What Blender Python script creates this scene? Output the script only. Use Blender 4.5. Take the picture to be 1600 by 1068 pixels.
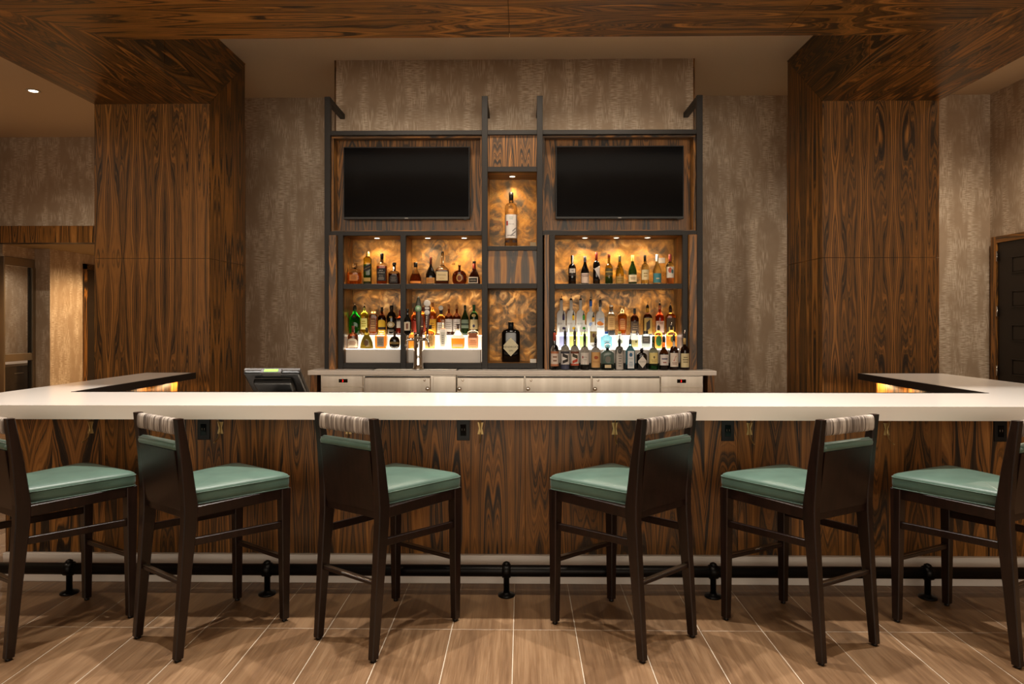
import bpy, bmesh, math, random
from mathutils import Vector

for _o in list(bpy.data.objects):
    bpy.data.objects.remove(_o)
SC = bpy.context.scene
COL = SC.collection
RND = random.Random(7)

# ------------------------------------------------------------------ camera
cam_d = bpy.data.cameras.new('camera')
cam_d.sensor_width = 36.0
cam_d.lens = 36.0 * 1067.0 / 1600.0
cam_d.shift_y = -32.0 / 1600.0
cam_d.clip_start = 0.05
cam_d.clip_end = 60
cam = bpy.data.objects.new('camera', cam_d)
COL.objects.link(cam)
cam.location = (0, 0, 1.5)
cam.rotation_euler = (math.pi / 2, 0, math.atan(15.0 / 1067.0))
SC.camera = cam

# ------------------------------------------------------------------ world, exposure, lights
world = bpy.data.worlds.new('world')
SC.world = world
world.use_nodes = True
world.node_tree.nodes['Background'].inputs[0].default_value = (1.0, 0.78, 0.55, 1)
world.node_tree.nodes['Background'].inputs[1].default_value = 0.02
SC.view_settings.view_transform = 'Standard'
SC.view_settings.look = 'None'
SC.view_settings.gamma = 1.0
SC.view_settings.use_curve_mapping = False
SC.view_settings.exposure = 0.0
SC.cycles.max_bounces = 10
SC.cycles.transmission_bounces = 10
SC.cycles.glossy_bounces = 5
SC.cycles.diffuse_bounces = 4
SC.cycles.caustics_refractive = False
SC.cycles.caustics_reflective = False
SC.cycles.sample_clamp_indirect = 4.0

WARM = (1.0, 0.85, 0.67)
WHITE_W = (1.0, 0.94, 0.86)
WARM2 = (1.0, 0.66, 0.34)

def spot(name, loc, power, target=None, angle=80, blend=0.6, size=0.04, color=WARM):
    d = bpy.data.lights.new(name, 'SPOT')
    d.energy = power
    d.color = color
    d.spot_size = math.radians(angle)
    d.spot_blend = blend
    d.shadow_soft_size = size
    o = bpy.data.objects.new(name, d)
    COL.objects.link(o)
    o.location = loc
    t = Vector(target) if target else Vector(loc) + Vector((0, 0, -1))
    o.rotation_euler = (t - Vector(loc)).to_track_quat('-Z', 'Y').to_euler()
    return o

def area(name, loc, sx, sy, power, target, color=WARM):
    d = bpy.data.lights.new(name, 'AREA')
    d.shape = 'RECTANGLE'
    d.size = sx
    d.size_y = sy
    d.energy = power
    d.color = color
    o = bpy.data.objects.new(name, d)
    COL.objects.link(o)
    o.location = loc
    o.rotation_euler = (Vector(target) - Vector(loc)).to_track_quat('-Z', 'Y').to_euler()
    return o

CEIL = 4.25
# recessed ceiling downlights: row over the bar edge, row over the stools, lobby rows, and an unseen aisle row added to light the back bar
DOWN = []
for x in (-2.75, -1.4, -0.05, 1.3, 2.65):
    DOWN.append((x, 3.66, 350, 72))
for x in (-2.1, -0.75, 0.6, 1.95):
    DOWN.append((x, 2.45, 105, 80))
for x in (-3.2, -1.1, 1.0, 3.1):
    DOWN.append((x, 0.0, 20, 110))
for x in (-1.15, -0.09, 0.97):
    DOWN.append((x, 5.6, 140, 155))
DOWN.append((-5.82, 8.06, 180, 150))
DOWN.append((-5.82, 4.0, 180, 150))
DOWN.append((4.75, 6.4, 260, 150))
DOWN.append((4.9, 3.2, 100, 150))
# broad soft fill light added by the wall behind the camera, no window there
area('lobby_fill_light', (0, -3.1, 2.3), 9.0, 2.2, 82, (0, 6.4, 3.1)).data.spread = math.radians(75)

# ------------------------------------------------------------------ helpers
def lin(h):
    if isinstance(h, str):
        c = [int(h[i:i + 2], 16) / 255.0 for i in (0, 2, 4)]
        return tuple(v / 12.92 if v <= 0.04045 else ((v + 0.055) / 1.055) ** 2.4 for v in c) + (1,)
    return tuple(h) + ((1,) if len(h) == 3 else ())

MAT = {}
def mat(name, color, rough=0.5, metal=0.0, trans=0.0, ior=1.45, emit=0.0, ecol=None, coat=0.0, spec=None, sheen=0.0):
    if name in MAT:
        return MAT[name]
    m = bpy.data.materials.new(name)
    m.use_nodes = True
    b = m.node_tree.nodes['Principled BSDF']
    b.inputs['Base Color'].default_value = lin(color)
    b.inputs['Roughness'].default_value = rough
    b.inputs['Metallic'].default_value = metal
    b.inputs['Transmission Weight'].default_value = trans
    b.inputs['IOR'].default_value = ior
    b.inputs['Coat Weight'].default_value = coat
    b.inputs['Sheen Weight'].default_value = sheen
    if spec is not None:
        b.inputs['Specular IOR Level'].default_value = spec
    if emit:
        b.inputs['Emission Color'].default_value = lin(ecol or color)
        b.inputs['Emission Strength'].default_value = emit
    MAT[name] = m
    return m

class NT:
    """tiny node graph builder"""
    def __init__(s, name, rough=0.5, metal=0.0):
        s.m = bpy.data.materials.new(name)
        s.m.use_nodes = True
        s.t = s.m.node_tree
        s.b = s.t.nodes['Principled BSDF']
        s.b.inputs['Roughness'].default_value = rough
        s.b.inputs['Metallic'].default_value = metal
        MAT[name] = s.m
    def put(s, sock, v):
        if isinstance(v, bpy.types.NodeSocket):
            s.t.links.new(v, sock)
        elif v is not None:
            sock.default_value = v
    def node(s, kind, **kw):
        n = s.t.nodes.new(kind)
        for k, v in kw.items():
            setattr(n, k, v)
        return n
    def math(s, op, a, b=None, c=None, clamp=False):
        n = s.node('ShaderNodeMath', operation=op)
        n.use_clamp = clamp
        s.put(n.inputs[0], a)
        if b is not None: s.put(n.inputs[1], b)
        if c is not None: s.put(n.inputs[2], c)
        return n.outputs[0]
    def uv(s):
        n = s.node('ShaderNodeUVMap')
        x = s.node('ShaderNodeSeparateXYZ')
        s.t.links.new(n.outputs[0], x.inputs[0])
        return x.outputs[0], x.outputs[1]
    def obj(s):
        n = s.node('ShaderNodeTexCoord')
        x = s.node('ShaderNodeSeparateXYZ')
        s.t.links.new(n.outputs['Object'], x.inputs[0])
        return x.outputs
    def rand(s):
        return s.node('ShaderNodeObjectInfo').outputs['Random']
    def vec(s, x, y, z=0.0):
        n = s.node('ShaderNodeCombineXYZ')
        for i, v in enumerate((x, y, z)): s.put(n.inputs[i], v)
        return n.outputs[0]
    def noise(s, v, scale=1.0, detail=2.0, rough=0.5, dist=0.0):
        n = s.node('ShaderNodeTexNoise')
        s.put(n.inputs['Vector'], v)
        n.inputs['Scale'].default_value = scale
        n.inputs['Detail'].default_value = detail
        n.inputs['Roughness'].default_value = rough
        n.inputs['Distortion'].default_value = dist
        return n.outputs['Fac']
    def ramp(s, f, stops):
        n = s.node('ShaderNodeValToRGB')
        s.put(n.inputs[0], f)
        e = n.color_ramp.elements
        while len(e) < len(stops): e.new(0.5)
        for el, (p, c) in zip(e, stops):
            el.position = p
            el.color = lin(c) if not isinstance(c, float) else (c, c, c, 1)
        return n.outputs[0]
    def mix(s, f, a, b, mode='MIX'):
        n = s.node('ShaderNodeMix', data_type='RGBA', blend_type=mode)
        s.put(n.inputs[0], f)
        s.put(n.inputs[6], lin(a) if isinstance(a, (str, tuple)) else a)
        s.put(n.inputs[7], lin(b) if isinstance(b, (str, tuple)) else b)
        return n.outputs[2]
    def bump(s, h, strength=0.3, dist=0.002):
        n = s.node('ShaderNodeBump')
        n.inputs['Strength'].default_value = strength
        n.inputs['Distance'].default_value = dist
        s.put(n.inputs['Height'], h)
        s.t.links.new(n.outputs[0], s.b.inputs['Normal'])
    def color(s, c): s.put(s.b.inputs['Base Color'], c)
    def rough(s, c): s.put(s.b.inputs['Roughness'], c)

def wood_material():
    g = NT('rosewood_veneer', 0.36)
    u, v = g.uv()
    LEAF = 0.135
    pp = g.math('PINGPONG', u, LEAF)
    leaf = g.math('MULTIPLY', g.math('FLOOR', g.math('DIVIDE', u, 2 * LEAF)), 0.3)
    # slow figure stretched along the grain: where it turns over, the lines close into tall cathedrals
    n1 = g.noise(g.vec(g.math('MULTIPLY', pp, 8.0), g.math('MULTIPLY', v, 0.72), leaf), 1.0, 0.0, 0.4)
    n2 = g.noise(g.vec(g.math('MULTIPLY', pp, 24.0), g.math('MULTIPLY', v, 3.0), g.math('ADD', leaf, 4.0)), 1.0, 1.0)
    ring = g.math('ADD', g.math('MULTIPLY', pp, 0.75), g.math('ADD', g.math('MULTIPLY', n1, 0.40), g.math('MULTIPLY', n2, 0.02)))
    bands = g.noise(g.vec(g.math('MULTIPLY', ring, 84.0), g.math('MULTIPLY', v, 0.10), 1.3), 1.0, 3.0, 0.62)
    broad = g.noise(g.vec(g.math('MULTIPLY', ring, 20.0), g.math('MULTIPLY', v, 0.05), 8.0), 1.0, 1.0)
    fine = g.noise(g.vec(g.math('MULTIPLY', u, 330.0), g.math('MULTIPLY', v, 5.0), 2.0), 1.0, 2.0)
    f = g.math('ADD', g.math('MULTIPLY', bands, 0.64), g.math('ADD', g.math('MULTIPLY', broad, 0.40), g.math('MULTIPLY', g.math('SUBTRACT', fine, 0.5), 0.20)))
    c = g.ramp(f, [(0.40, '1a110a'), (0.46, '3c2812'), (0.51, '70491a'), (0.58, '946028'), (0.70, 'ae7838')])
    g.color(c)
    g.rough(g.ramp(f, [(0.35, 0.34), (0.65, 0.44)]))
    g.bump(fine, 0.08, 0.0006)
    return g.m

def wallpaper_material():
    g = NT('woven_wallpaper', 0.48)
    u, v = g.uv()
    wob = g.noise(g.vec(g.math('MULTIPLY', u, 9.0), g.math('MULTIPLY', v, 9.0)), 1.0, 2.0)
    m1 = g.ramp(g.noise(g.vec(g.math('MULTIPLY', u, 6.5), g.math('MULTIPLY', v, 1.1), 2.0), 1.0, 2.5), [(0.46, 0.0), (0.62, 1.0)])
    m2 = g.ramp(g.noise(g.vec(g.math('MULTIPLY', u, 5.0), g.math('MULTIPLY', v, 3.2), 9.0), 1.0, 2.5), [(0.45, 0.0), (0.62, 1.0)])
    hl = g.noise(g.vec(g.math('MULTIPLY', u, 13.0), g.math('MULTIPLY', v, 115.0), 1.0), 1.0, 1.0)
    vl = g.noise(g.vec(g.math('MULTIPLY', u, 80.0), g.math('MULTIPLY', v, 8.0), 5.0), 1.0, 1.0)
    hl = g.ramp(hl, [(0.42, 0.0), (0.60, 1.0)])
    vl = g.ramp(vl, [(0.44, 0.0), (0.62, 1.0)])
    t = g.math('ADD', g.math('MULTIPLY', m1, hl), g.math('MULTIPLY', g.math('MULTIPLY', m2, vl), 0.7), clamp=True)
    base = g.mix(wob, '9c866e', 'ab957c')
    c = g.mix(g.math('MULTIPLY', t, 0.72), base, 'decfba')
    g.color(c)
    g.rough(g.math('SUBTRACT', 0.55, g.math('MULTIPLY', t, 0.15)))
    g.bump(t, 0.25, 0.001)
    return g.m

def patina_material():
    g = NT('patinated_metal', 0.34, 0.55)
    x, y, z = g.obj()
    p = g.vec(x, g.math('MULTIPLY', y, 0.3), z)
    a = g.noise(p, 2.8, 5.0, 0.58, 1.6)
    b = g.noise(p, 5.5, 6.0, 0.6, 2.6)
    c1 = g.ramp(a, [(0.34, '3d352c'), (0.45, '6a5334'), (0.53, '9a6626'), (0.64, 'be8232')])
    c2 = g.ramp(b, [(0.42, '4b3c2c'), (0.55, 'a86e2a'), (0.66, 'd2a056')])
    g.color(g.mix(0.42, c1, c2))
    g.rough(g.ramp(b, [(0.4, 0.42), (0.65, 0.26)]))
    return g.m

def tile_material():
    g = NT('wood_look_tile', 0.4)
    x, y, z = g.obj()
    r = g.math('MULTIPLY', g.rand(), 57.0)
    a = g.noise(g.vec(g.math('MULTIPLY', x, 30.0), g.math('MULTIPLY', y, 1.6), r), 1.0, 4.0, 0.6)
    b = g.noise(g.vec(g.math('MULTIPLY', x, 190.0), g.math('MULTIPLY', y, 5.0), r), 1.0, 3.0, 0.6)
    w = g.noise(g.vec(g.math('MULTIPLY', x, 7.0), g.math('MULTIPLY', y, 1.3), g.math('ADD', r, 3.0)), 1.0, 2.0)
    f = g.math('ADD', g.math('MULTIPLY', a, 0.45), g.math('ADD', g.math('MULTIPLY', b, 0.3), g.math('MULTIPLY', w, 0.3)))
    c = g.ramp(f, [(0.36, '604630'), (0.5, '7d5f43'), (0.64, '98795a')])
    g.color(g.mix(g.math('MULTIPLY', g.rand(), 0.25), c, '76583c'))
    g.rough(g.ramp(b, [(0.3, 0.34), (0.7, 0.5)]))
    g.bump(b, 0.1, 0.0008)
    return g.m

def steel_material():
    g = NT('brushed_steel', 0.3, 1.0)
    x, y, z = g.obj()
    a = g.noise(g.vec(g.math('MULTIPLY', x, 7.0), 0.0, 0.0), 1.0, 3.0)  # vertical highlight bands of the steel, put into its base colour
    b = g.noise(g.vec(g.math('MULTIPLY', x, 6.0), 0.0, g.math('MULTIPLY', z, 900.0)), 1.0, 1.0)
    g.color(g.ramp(a, [(0.3, 'cfc6ba'), (0.5, 'ddd5ca'), (0.7, 'ebe4da')]))
    g.rough(g.ramp(b, [(0.3, 0.30), (0.7, 0.36)]))
    return g.m

def wrap_material():
    g = NT('woven_wrap', 0.85)
    x, y, z = g.obj()
    a = g.noise(g.vec(g.math('MULTIPLY', x, 95.0), g.math('MULTIPLY', z, 6.0), g.math('MULTIPLY', g.rand(), 20)), 1.0, 2.0)
    b = g.noise(g.vec(g.math('MULTIPLY', x, 18.0), 0.0, g.math('MULTIPLY', g.rand(), 20)), 1.0, 1.0)
    f = g.math('ADD', g.math('MULTIPLY', a, 0.7), g.math('MULTIPLY', b, 0.35))
    g.color(g.ramp(f, [(0.40, '473d36'), (0.52, '7d7168'), (0.66, 'bdb2a6')]))
    g.bump(a, 0.5, 0.002)
    return g.m

def ebony_material():
    g = NT('dark_stained_wood', 0.3)
    x, y, z = g.obj()
    a = g.noise(g.vec(g.math('MULTIPLY', x, 60.0), g.math('MULTIPLY', y, 60.0), g.math('MULTIPLY', z, 4.0)), 1.0, 3.0)
    g.color(g.ramp(a, [(0.3, '130a07'), (0.7, '24140f')]))
    return g.m

def vinyl_material():
    g = NT('green_vinyl', 0.38)
    x, y, z = g.obj()
    a = g.noise(g.vec(x, y, z), 260.0, 2.0)
    w = g.noise(g.vec(x, y, z), 9.0, 2.0)
    g.color(g.ramp(w, [(0.3, '40594e'), (0.7, '4b665a')]))
    g.bump(g.math('ADD', a, g.math('MULTIPLY', w, 3.0)), 0.12, 0.0015)
    g.b.inputs['Sheen Weight'].default_value = 0.15
    return g.m

WOOD = wood_material()
PAPER = wallpaper_material()
PATINA = patina_material()
TILE = tile_material()
STEEL = steel_material()
WRAP = wrap_material()
EBONY = ebony_material()
VINYL = vinyl_material()
PAINT = mat('ceiling_paint', 'd8c3a5', 0.85)
QUARTZ = mat('white_quartz', 'e4dcd4', 0.16)
GROUT = mat('grout', 'c2b4a2', 0.9)
WHITE = mat('white_paint', 'ece4dc', 0.5)
BRONZE = mat('dark_bronze', '2b2320', 0.42, 0.6)
IRON = mat('black_iron', '151312', 0.38, 0.7)
CHROME = mat('chrome', 'd8d5d0', 0.07, 1.0)
BRASS = mat('brass', 'd2b67c', 0.35, 0.8)
BLACK = mat('black_plastic', '0e0d0d', 0.35)
BLACKG = mat('black_gloss', '050505', 0.09)
ACRYL = mat('white_acrylic', 'cfc7bf', 0.35)
ALU = mat('aluminium', '9d8f7a', 0.35, 0.9)
DOORM = mat('dark_door', '1d140d', 0.45)
PANE = mat('window_glass', 'f2f2ee', 0.02, 0, 1.0, 1.45)

ORG = {}
def org(p):
    return ORG.get(p.name, Vector((0, 0, 0))) if p else Vector((0, 0, 0))

def tag(o, label=None, cat=None, group=None, kind=None):
    if label: o['label'] = label
    if cat: o['category'] = cat
    if group: o['group'] = group
    if kind: o['kind'] = kind
    return o

def thing(name, label, cat, loc=(0, 0, 0), group=None):
    o = bpy.data.objects.new(name, None)
    o.empty_display_size = 0.05
    COL.objects.link(o)
    o.location = loc
    ORG[o.name] = Vector(loc)
    return tag(o, label, cat, group)

def mesh(name, verts, faces, m, parent=None, uvs=None, smooth=False, mats=None, midx=None):
    og = org(parent)
    me = bpy.data.meshes.new(name)
    me.from_pydata([tuple(Vector(v) - og) for v in verts], [], faces)
    for mm in (mats or [m]): me.materials.append(mm)
    if midx:
        for p, i in zip(me.polygons, midx): p.material_index = i
    if uvs:
        l = me.uv_layers.new(name='UVMap')
        k = 0
        for f in uvs:
            for q in f:
                l.data[k].uv = q
                k += 1
    if smooth:
        me.polygons.foreach_set('use_smooth', [True] * len(me.polygons))
    o = bpy.data.objects.new(name, me)
    COL.objects.link(o)
    if parent:
        o.parent = parent
        ORG[o.name] = og
    return o

def prism(name, pts, ext, m, parent=None, grain=None, off=None, vfold=None, bevel=0.0):
    """planar polygon extruded by a vector; UVs in metres with v along the grain"""
    pts = [Vector(p) for p in pts]
    ext = Vector(ext)
    n = len(pts)
    nrm = (pts[1] - pts[0]).cross(pts[2] - pts[1])
    if nrm.dot(ext) > 0:
        pts = pts[::-1]
    verts = pts + [p + ext for p in pts]
    faces = [tuple(range(n)), tuple(range(2 * n - 1, n - 1, -1))]
    for i in range(n):
        j = (i + 1) % n
        faces.append((j, i, i + n, j + n))
    if bevel > 0:
        bm = bmesh.new()
        bv = [bm.verts.new(v) for v in verts]
        for f in faces: bm.faces.new([bv[i] for i in f])
        bmesh.ops.bevel(bm, geom=list(bm.edges), offset=bevel, segments=1, affect='EDGES', profile=0.5)
        bm.verts.index_update()
        verts = [v.co.copy() for v in bm.verts]
        faces = [[v.index for v in f.verts] for f in bm.faces]
        bm.free()
    uvs = None
    if grain is not None:
        G = Vector(grain)
        if off is None: off = (RND.random() * 40, RND.random() * 40)
        uvs = []
        for f in faces:
            a, b, c = (Vector(verts[f[i]]) for i in (0, 1, 2))
            fn = (b - a).cross(c - b)
            if fn.length < 1e-12: fn = Vector((0, 0, 1))
            fn.normalize()
            U = G.cross(fn)
            if U.length < 0.3:
                U = Vector((1, 0, 0)) if abs(fn.x) < 0.9 else Vector((0, 1, 0))
                U = (U - fn * U.dot(fn)).normalized()
                V = fn.cross(U)
            else:
                U = Vector((abs(U.x), abs(U.y), abs(U.z))).normalized()
                V = G
            q = []
            for i in f:
                p = Vector(verts[i])
                vv = V.dot(p)
                if vfold is not None: vv = abs(vv - vfold)
                q.append((U.dot(p) + off[0], vv + off[1]))
            uvs.append(q)
    return mesh(name, verts, faces, m, parent, uvs)

def box(name, x0, x1, y0, y1, z0, z1, m, parent=None, grain=None, off=None, vfold=None, bevel=0.0):
    return prism(name, [(x0, y0, z0), (x1, y0, z0), (x1, y1, z0), (x0, y1, z0)], (0, 0, z1 - z0), m, parent, grain, off, vfold, bevel)

def hexa(name, lo, hi, m, parent=None, bevel=0.0, segs=1):
    bm = bmesh.new()
    v = [bm.verts.new(p) for p in list(lo) + list(hi)]
    for f in ((3, 2, 1, 0), (4, 5, 6, 7), (0, 1, 5, 4), (1, 2, 6, 5), (2, 3, 7, 6), (3, 0, 4, 7)):
        bm.faces.new([v[i] for i in f])
    bmesh.ops.recalc_face_normals(bm, faces=bm.faces)
    if bevel: bmesh.ops.bevel(bm, geom=list(bm.edges), offset=bevel, segments=segs, affect='EDGES', profile=0.5)
    bm.verts.index_update()
    V = [x.co.copy() for x in bm.verts]
    F = [[x.index for x in f.verts] for f in bm.faces]
    bm.free()
    return mesh(name, V, F, m, parent)

def bar(name, a, b, w, h, m, parent=None, bevel=0.003, up=(0, 0, 1)):
    a, b = Vector(a), Vector(b)
    d = (b - a).normalized()
    s = d.cross(Vector(up)).normalized() * (w / 2)
    t = s.cross(d).normalized() * (h / 2)
    return hexa(name, [a - s - t, a + s - t, a + s + t, a - s + t], [b - s - t, b + s - t, b + s + t, b - s + t], m, parent, bevel)

def rings(name, rr, m, parent=None, smooth=True, closed=True, mats=None, mfun=None):
    """loft between equal-length rings"""
    n = len(rr[0])
    V = [p for r in rr for p in r]
    F, MI = [], []
    for k in range(len(rr) - 1):
        for i in range(n):
            j = (i + 1) % n
            F.append((k * n + i, k * n + j, (k + 1) * n + j, (k + 1) * n + i))
            MI.append(mfun(k) if mfun else 0)
    if closed:
        F.append(tuple(range(n - 1, -1, -1))); MI.append(mfun(0) if mfun else 0)
        F.append(tuple(range((len(rr) - 1) * n, len(rr) * n))); MI.append(mfun(len(rr) - 2) if mfun else 0)
    return mesh(name, V, F, m, parent, None, smooth, mats, MI if mfun else None)

def lathe(name, prof, c, m, parent=None, seg=20, axis='z', smooth=True, **kw):
    rr = []
    for r, z in prof:
        ring = []
        for i in range(seg):
            a = 2 * math.pi * i / seg
            if axis == 'z': ring.append((c[0] + r * math.cos(a), c[1] + r * math.sin(a), c[2] + z))
            elif axis == 'y': ring.append((c[0] + r * math.cos(a), c[1] - z, c[2] + r * math.sin(a)))
            else: ring.append((c[0] + z, c[1] + r * math.cos(a), c[2] + r * math.sin(a)))
        rr.append(ring)
    return rings(name, rr, m, parent, smooth, **kw)

def tube(name, pts, r, m, parent=None, seg=8):
    pts = [Vector(p) for p in pts]
    rr = []
    prev = None
    for i, p in enumerate(pts):
        d = (pts[min(i + 1, len(pts) - 1)] - pts[max(i - 1, 0)]).normalized()
        if prev is None:
            s = d.orthogonal().normalized()
        else:
            s = (prev - d * prev.dot(d)).normalized()
        prev = s
        t = d.cross(s)
        ri = r[i] if isinstance(r, (list, tuple)) else r
        rr.append([p + s * ri * math.cos(2 * math.pi * k / seg) + t * ri * math.sin(2 * math.pi * k / seg) for k in range(seg)])
    return rings(name, rr, m, parent)

_TXT = {}
def text_data(body):
    if body in _TXT: return _TXT[body]
    cu = bpy.data.curves.new('lettering', 'FONT')
    cu.body = body
    cu.align_x = 'CENTER'
    cu.align_y = 'CENTER'
    cu.resolution_u = 2
    ob = bpy.data.objects.new('lettering', cu)
    COL.objects.link(ob)
    dg = bpy.context.evaluated_depsgraph_get()
    me = ob.evaluated_get(dg).to_mesh()
    V = [tuple(v.co) for v in me.vertices]
    F = [tuple(p.vertices) for p in me.polygons]
    ob.evaluated_get(dg).to_mesh_clear()
    bpy.data.objects.remove(ob)
    bpy.data.curves.remove(cu)
    xs = [v[0] for v in V]; ys = [v[1] for v in V]
    cx, cy = (min(xs) + max(xs)) / 2, (min(ys) + max(ys)) / 2
    w, h = max(xs) - min(xs), max(ys) - min(ys)
    _TXT[body] = ([((v[0] - cx), (v[1] - cy)) for v in V], F, w, h)
    return _TXT[body]

# ================================================================== THE SETTING
Z3 = (0, 0, 1)
XL, XR, YB = -7.85, 5.68, -3.2      # room extents
def struct(o):
    o['kind'] = 'structure'
    return o

# floor with plank tiles
floor = struct(box('floor', XL - 1.6, XR + 0.15, YB, 14.2, -0.12, -0.0012, GROUT))
TW, TL = 0.3021, 1.2
tile_me = None
x0 = -0.0397
for row in range(-1, 7):
    yc = 3.327 + (row - 0.5) * TL
    for k in range(-25, 19):
        xc = x0 + (k + 0.5) * TW
        if row > 2 and -3.0 < xc < 3.2:
            continue                      # under the bar and the back bar
        if tile_me is None:
            hw, hl, c = TW / 2 - 0.002, TL / 2 - 0.002, 0.0012
            V = [(-hw, -hl, -0.012), (hw, -hl, -0.012), (hw, hl, -0.012), (-hw, hl, -0.012),
                 (-hw, -hl, -c), (hw, -hl, -c), (hw, hl, -c), (-hw, hl, -c),
                 (-hw + c, -hl + c, 0), (hw - c, -hl + c, 0), (hw - c, hl - c, 0), (-hw + c, hl - c, 0)]
            F = [(3, 2, 1, 0), (8, 9, 10, 11)]
            for a in (0, 4):
                for i in range(4):
                    j = (i + 1) % 4
                    F.append((a + i, a + j, a + 4 + j, a + 4 + i))
            t = mesh('tile', V, F, TILE, floor)
            tile_me = t.data
        else:
            t = bpy.data.objects.new('tile', tile_me)
            COL.objects.link(t)
            t.parent = floor
        t.location = (xc, yc, 0)

# ceiling
ceiling = struct(box('ceiling', XL - 0.15, XR + 0.15, YB, 10.25, CEIL, CEIL + 0.12, PAINT))

# walls
def wall(name, x0, x1, y0, y1, z0, z1, m=None):
    return struct(box(name, x0, x1, y0, y1, z0, z1, m or PAPER, None, Z3, (0, 0)))
wall_back = wall('wall_back', -4.0, XR + 0.12, 8.36, 8.48, 0, CEIL)
wall_center = wall('wall_center', -1.955, 1.795, 7.17, 8.36, 0, CEIL)
box('edge_strip', -1.972, -1.955, 7.17, 7.2, 0, CEIL, WOOD, wall_center, Z3)
box('edge_strip', 1.795, 1.812, 7.17, 7.2, 0, CEIL, WOOD, wall_center, Z3)
wall_right = wall('wall_right', XR, XR + 0.12, YB, 8.36, 0, CEIL)
wall_left = wall('wall_left', XL - 0.12, XL, YB, 10.1, 0, CEIL)
wall_front = wall('wall_front', XL, XR, YB - 0.12, YB, 0, CEIL)
wall_recess = wall('wall_recess_return', -4.0, -3.88, 8.48, 14.0, 0, CEIL)
# far left: upper wall over a low opening, with the corridor recess behind it
wall_far = wall('wall_far_left', XL, -4.0, 10.1, 10.22, 2.92, CEIL)
bulk = struct(box('trim_1', XL, -4.0, 10.06, 10.24, 2.67, 2.92, BRONZE))
xs = [XL, -7.16, -6.3, -5.2, -4.0]
for a, b in zip(xs[:-1], xs[1:]):
    box('panel', a + 0.002, b - 0.002, 10.04, 10.06, 2.67, 2.92, WOOD, bulk, Z3)
recess_ceiling = struct(box('ceiling_recess', XL - 1.6, -3.88, 10.24, 14.1, 2.67, 2.8, mat('recess_paint', '9a8463', 0.8)))
wall_corridor = wall('wall_corridor', -7.85, -7.6, 10.9, 14.0, 0, 2.67)
wall_corridor_end = wall('wall_corridor_end', -7.6, -4.0, 13.9, 14.0, 0, 2.67)
wall_over = wall('wall_over_window', -7.93, -7.85, 10.22, 10.9, 2.49, 2.67)
wall_room = wall('wall_side_room', -9.3, -9.2, 10.0, 14.0, 0, 2.67)
wall_room2 = wall('wall_side_room_end', -9.2, -7.85, 12.6, 12.7, 0, 2.67)
wall_room3 = wall('wall_side_room_near', -9.2, -7.97, 10.1, 10.2, 0, 2.67)

# window_1: aluminium shopfront beside the corridor
win = struct(box('window_1', -7.92, -7.83, 10.24, 10.88, 2.36, 2.49, ALU, bevel=0.004))
box('jamb', -7.92, -7.83, 10.83, 10.9, 0, 2.36, ALU, win, bevel=0.004)
box('jamb', -7.92, -7.83, 10.22, 10.25, 0, 2.49, ALU, win, bevel=0.004)
box('gasket', -7.89, -7.86, 10.79, 10.83, 0, 2.36, BLACK, win)
box('rail', -7.92, -7.83, 10.24, 10.83, 0.885, 1.0, ALU, win, bevel=0.004)
box('pane', -7.88, -7.87, 10.25, 10.80, 1.0, 2.36, PANE, win)
box('pane', -7.88, -7.87, 10.25, 10.80, 0.05, 0.885, PANE, win)
cab = thing('cabinet', 'dark low cabinet with a pale top seen through the aluminium-framed glass', 'cabinet', (-8.5, 10.9, 0))
box('body', -8.75, -8.2, 10.6, 12.3, 0, 0.78, EBONY, cab, bevel=0.004)
box('top', -8.78, -8.17, 10.57, 12.33, 0.78, 0.82, mat('pale_top', 'b5aaa0', 0.3), cab, bevel=0.004)
bar('handle', (-8.19, 10.9, 0.66), (-8.19, 11.1, 0.66), 0.012, 0.012, CHROME, cab, 0.002)

# door_1 in the corridor
door1 = struct(box('door_1', -7.63, -7.585, 11.8, 12.72, 0, 2.41, DOORM, bevel=0.004))
box('frame', -7.62, -7.57, 11.72, 11.8, 0, 2.5, WOOD, door1, Z3)
box('frame', -7.62, -7.57, 12.72, 12.8, 0, 2.5, WOOD, door1, Z3)
box('frame', -7.62, -7.57, 11.72, 12.8, 2.41, 2.5, WOOD, door1, (0, 1, 0))
for z in (0.62, 0.98, 1.34, 1.70, 2.03):
    box('groove', -7.588, -7.583, 11.86, 12.06, z - 0.1, z - 0.09, BLACK, door1)
    box('pane', -7.588, -7.582, 12.1, 12.45, z, z + 0.17, mat('frosted_lite', 'cfc3ae', 0.4, 0, 0.0), door1, bevel=0.003)

# door_2 on the right wall
door2 = struct(box('door_2', 5.64, 5.675, 7.22, 8.17, 0.0, 2.43, DOORM, bevel=0.003))
box('frame', 5.62, 5.679, 8.17, 8.257, 0, 2.505, WOOD, door2, Z3)
box('frame', 5.62, 5.679, 7.13, 7.22, 0, 2.505, WOOD, door2, Z3)
box('frame', 5.62, 5.679, 7.22, 8.17, 2.43, 2.505, WOOD, door2, (0, 1, 0))
for i in range(6):
    z = 0.1 + i * 0.39
    y0_, y1_, z0_, z1_ = 7.42, 7.93, z, z + 0.195
    V = [(5.64, y0_, z0_), (5.64, y1_, z0_), (5.64, y1_, z1_), (5.64, y0_, z1_)]
    w = 0.022
    box('panel', 5.632, 5.642, y0_ + w, y1_ - w, z0_ + w, z1_ - w, DOORM, door2, bevel=0.003)
    for q in ((y0_, y1_, z0_, z0_ + w * 0.6), (y0_, y1_, z1_ - w * 0.6, z1_), (y0_, y0_ + w * 0.6, z0_, z1_), (y1_ - w * 0.6, y1_, z0_, z1_)):
        box('molding', 5.626, 5.642, q[0], q[1], q[2], q[3], DOORM, door2, bevel=0.003)
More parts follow.
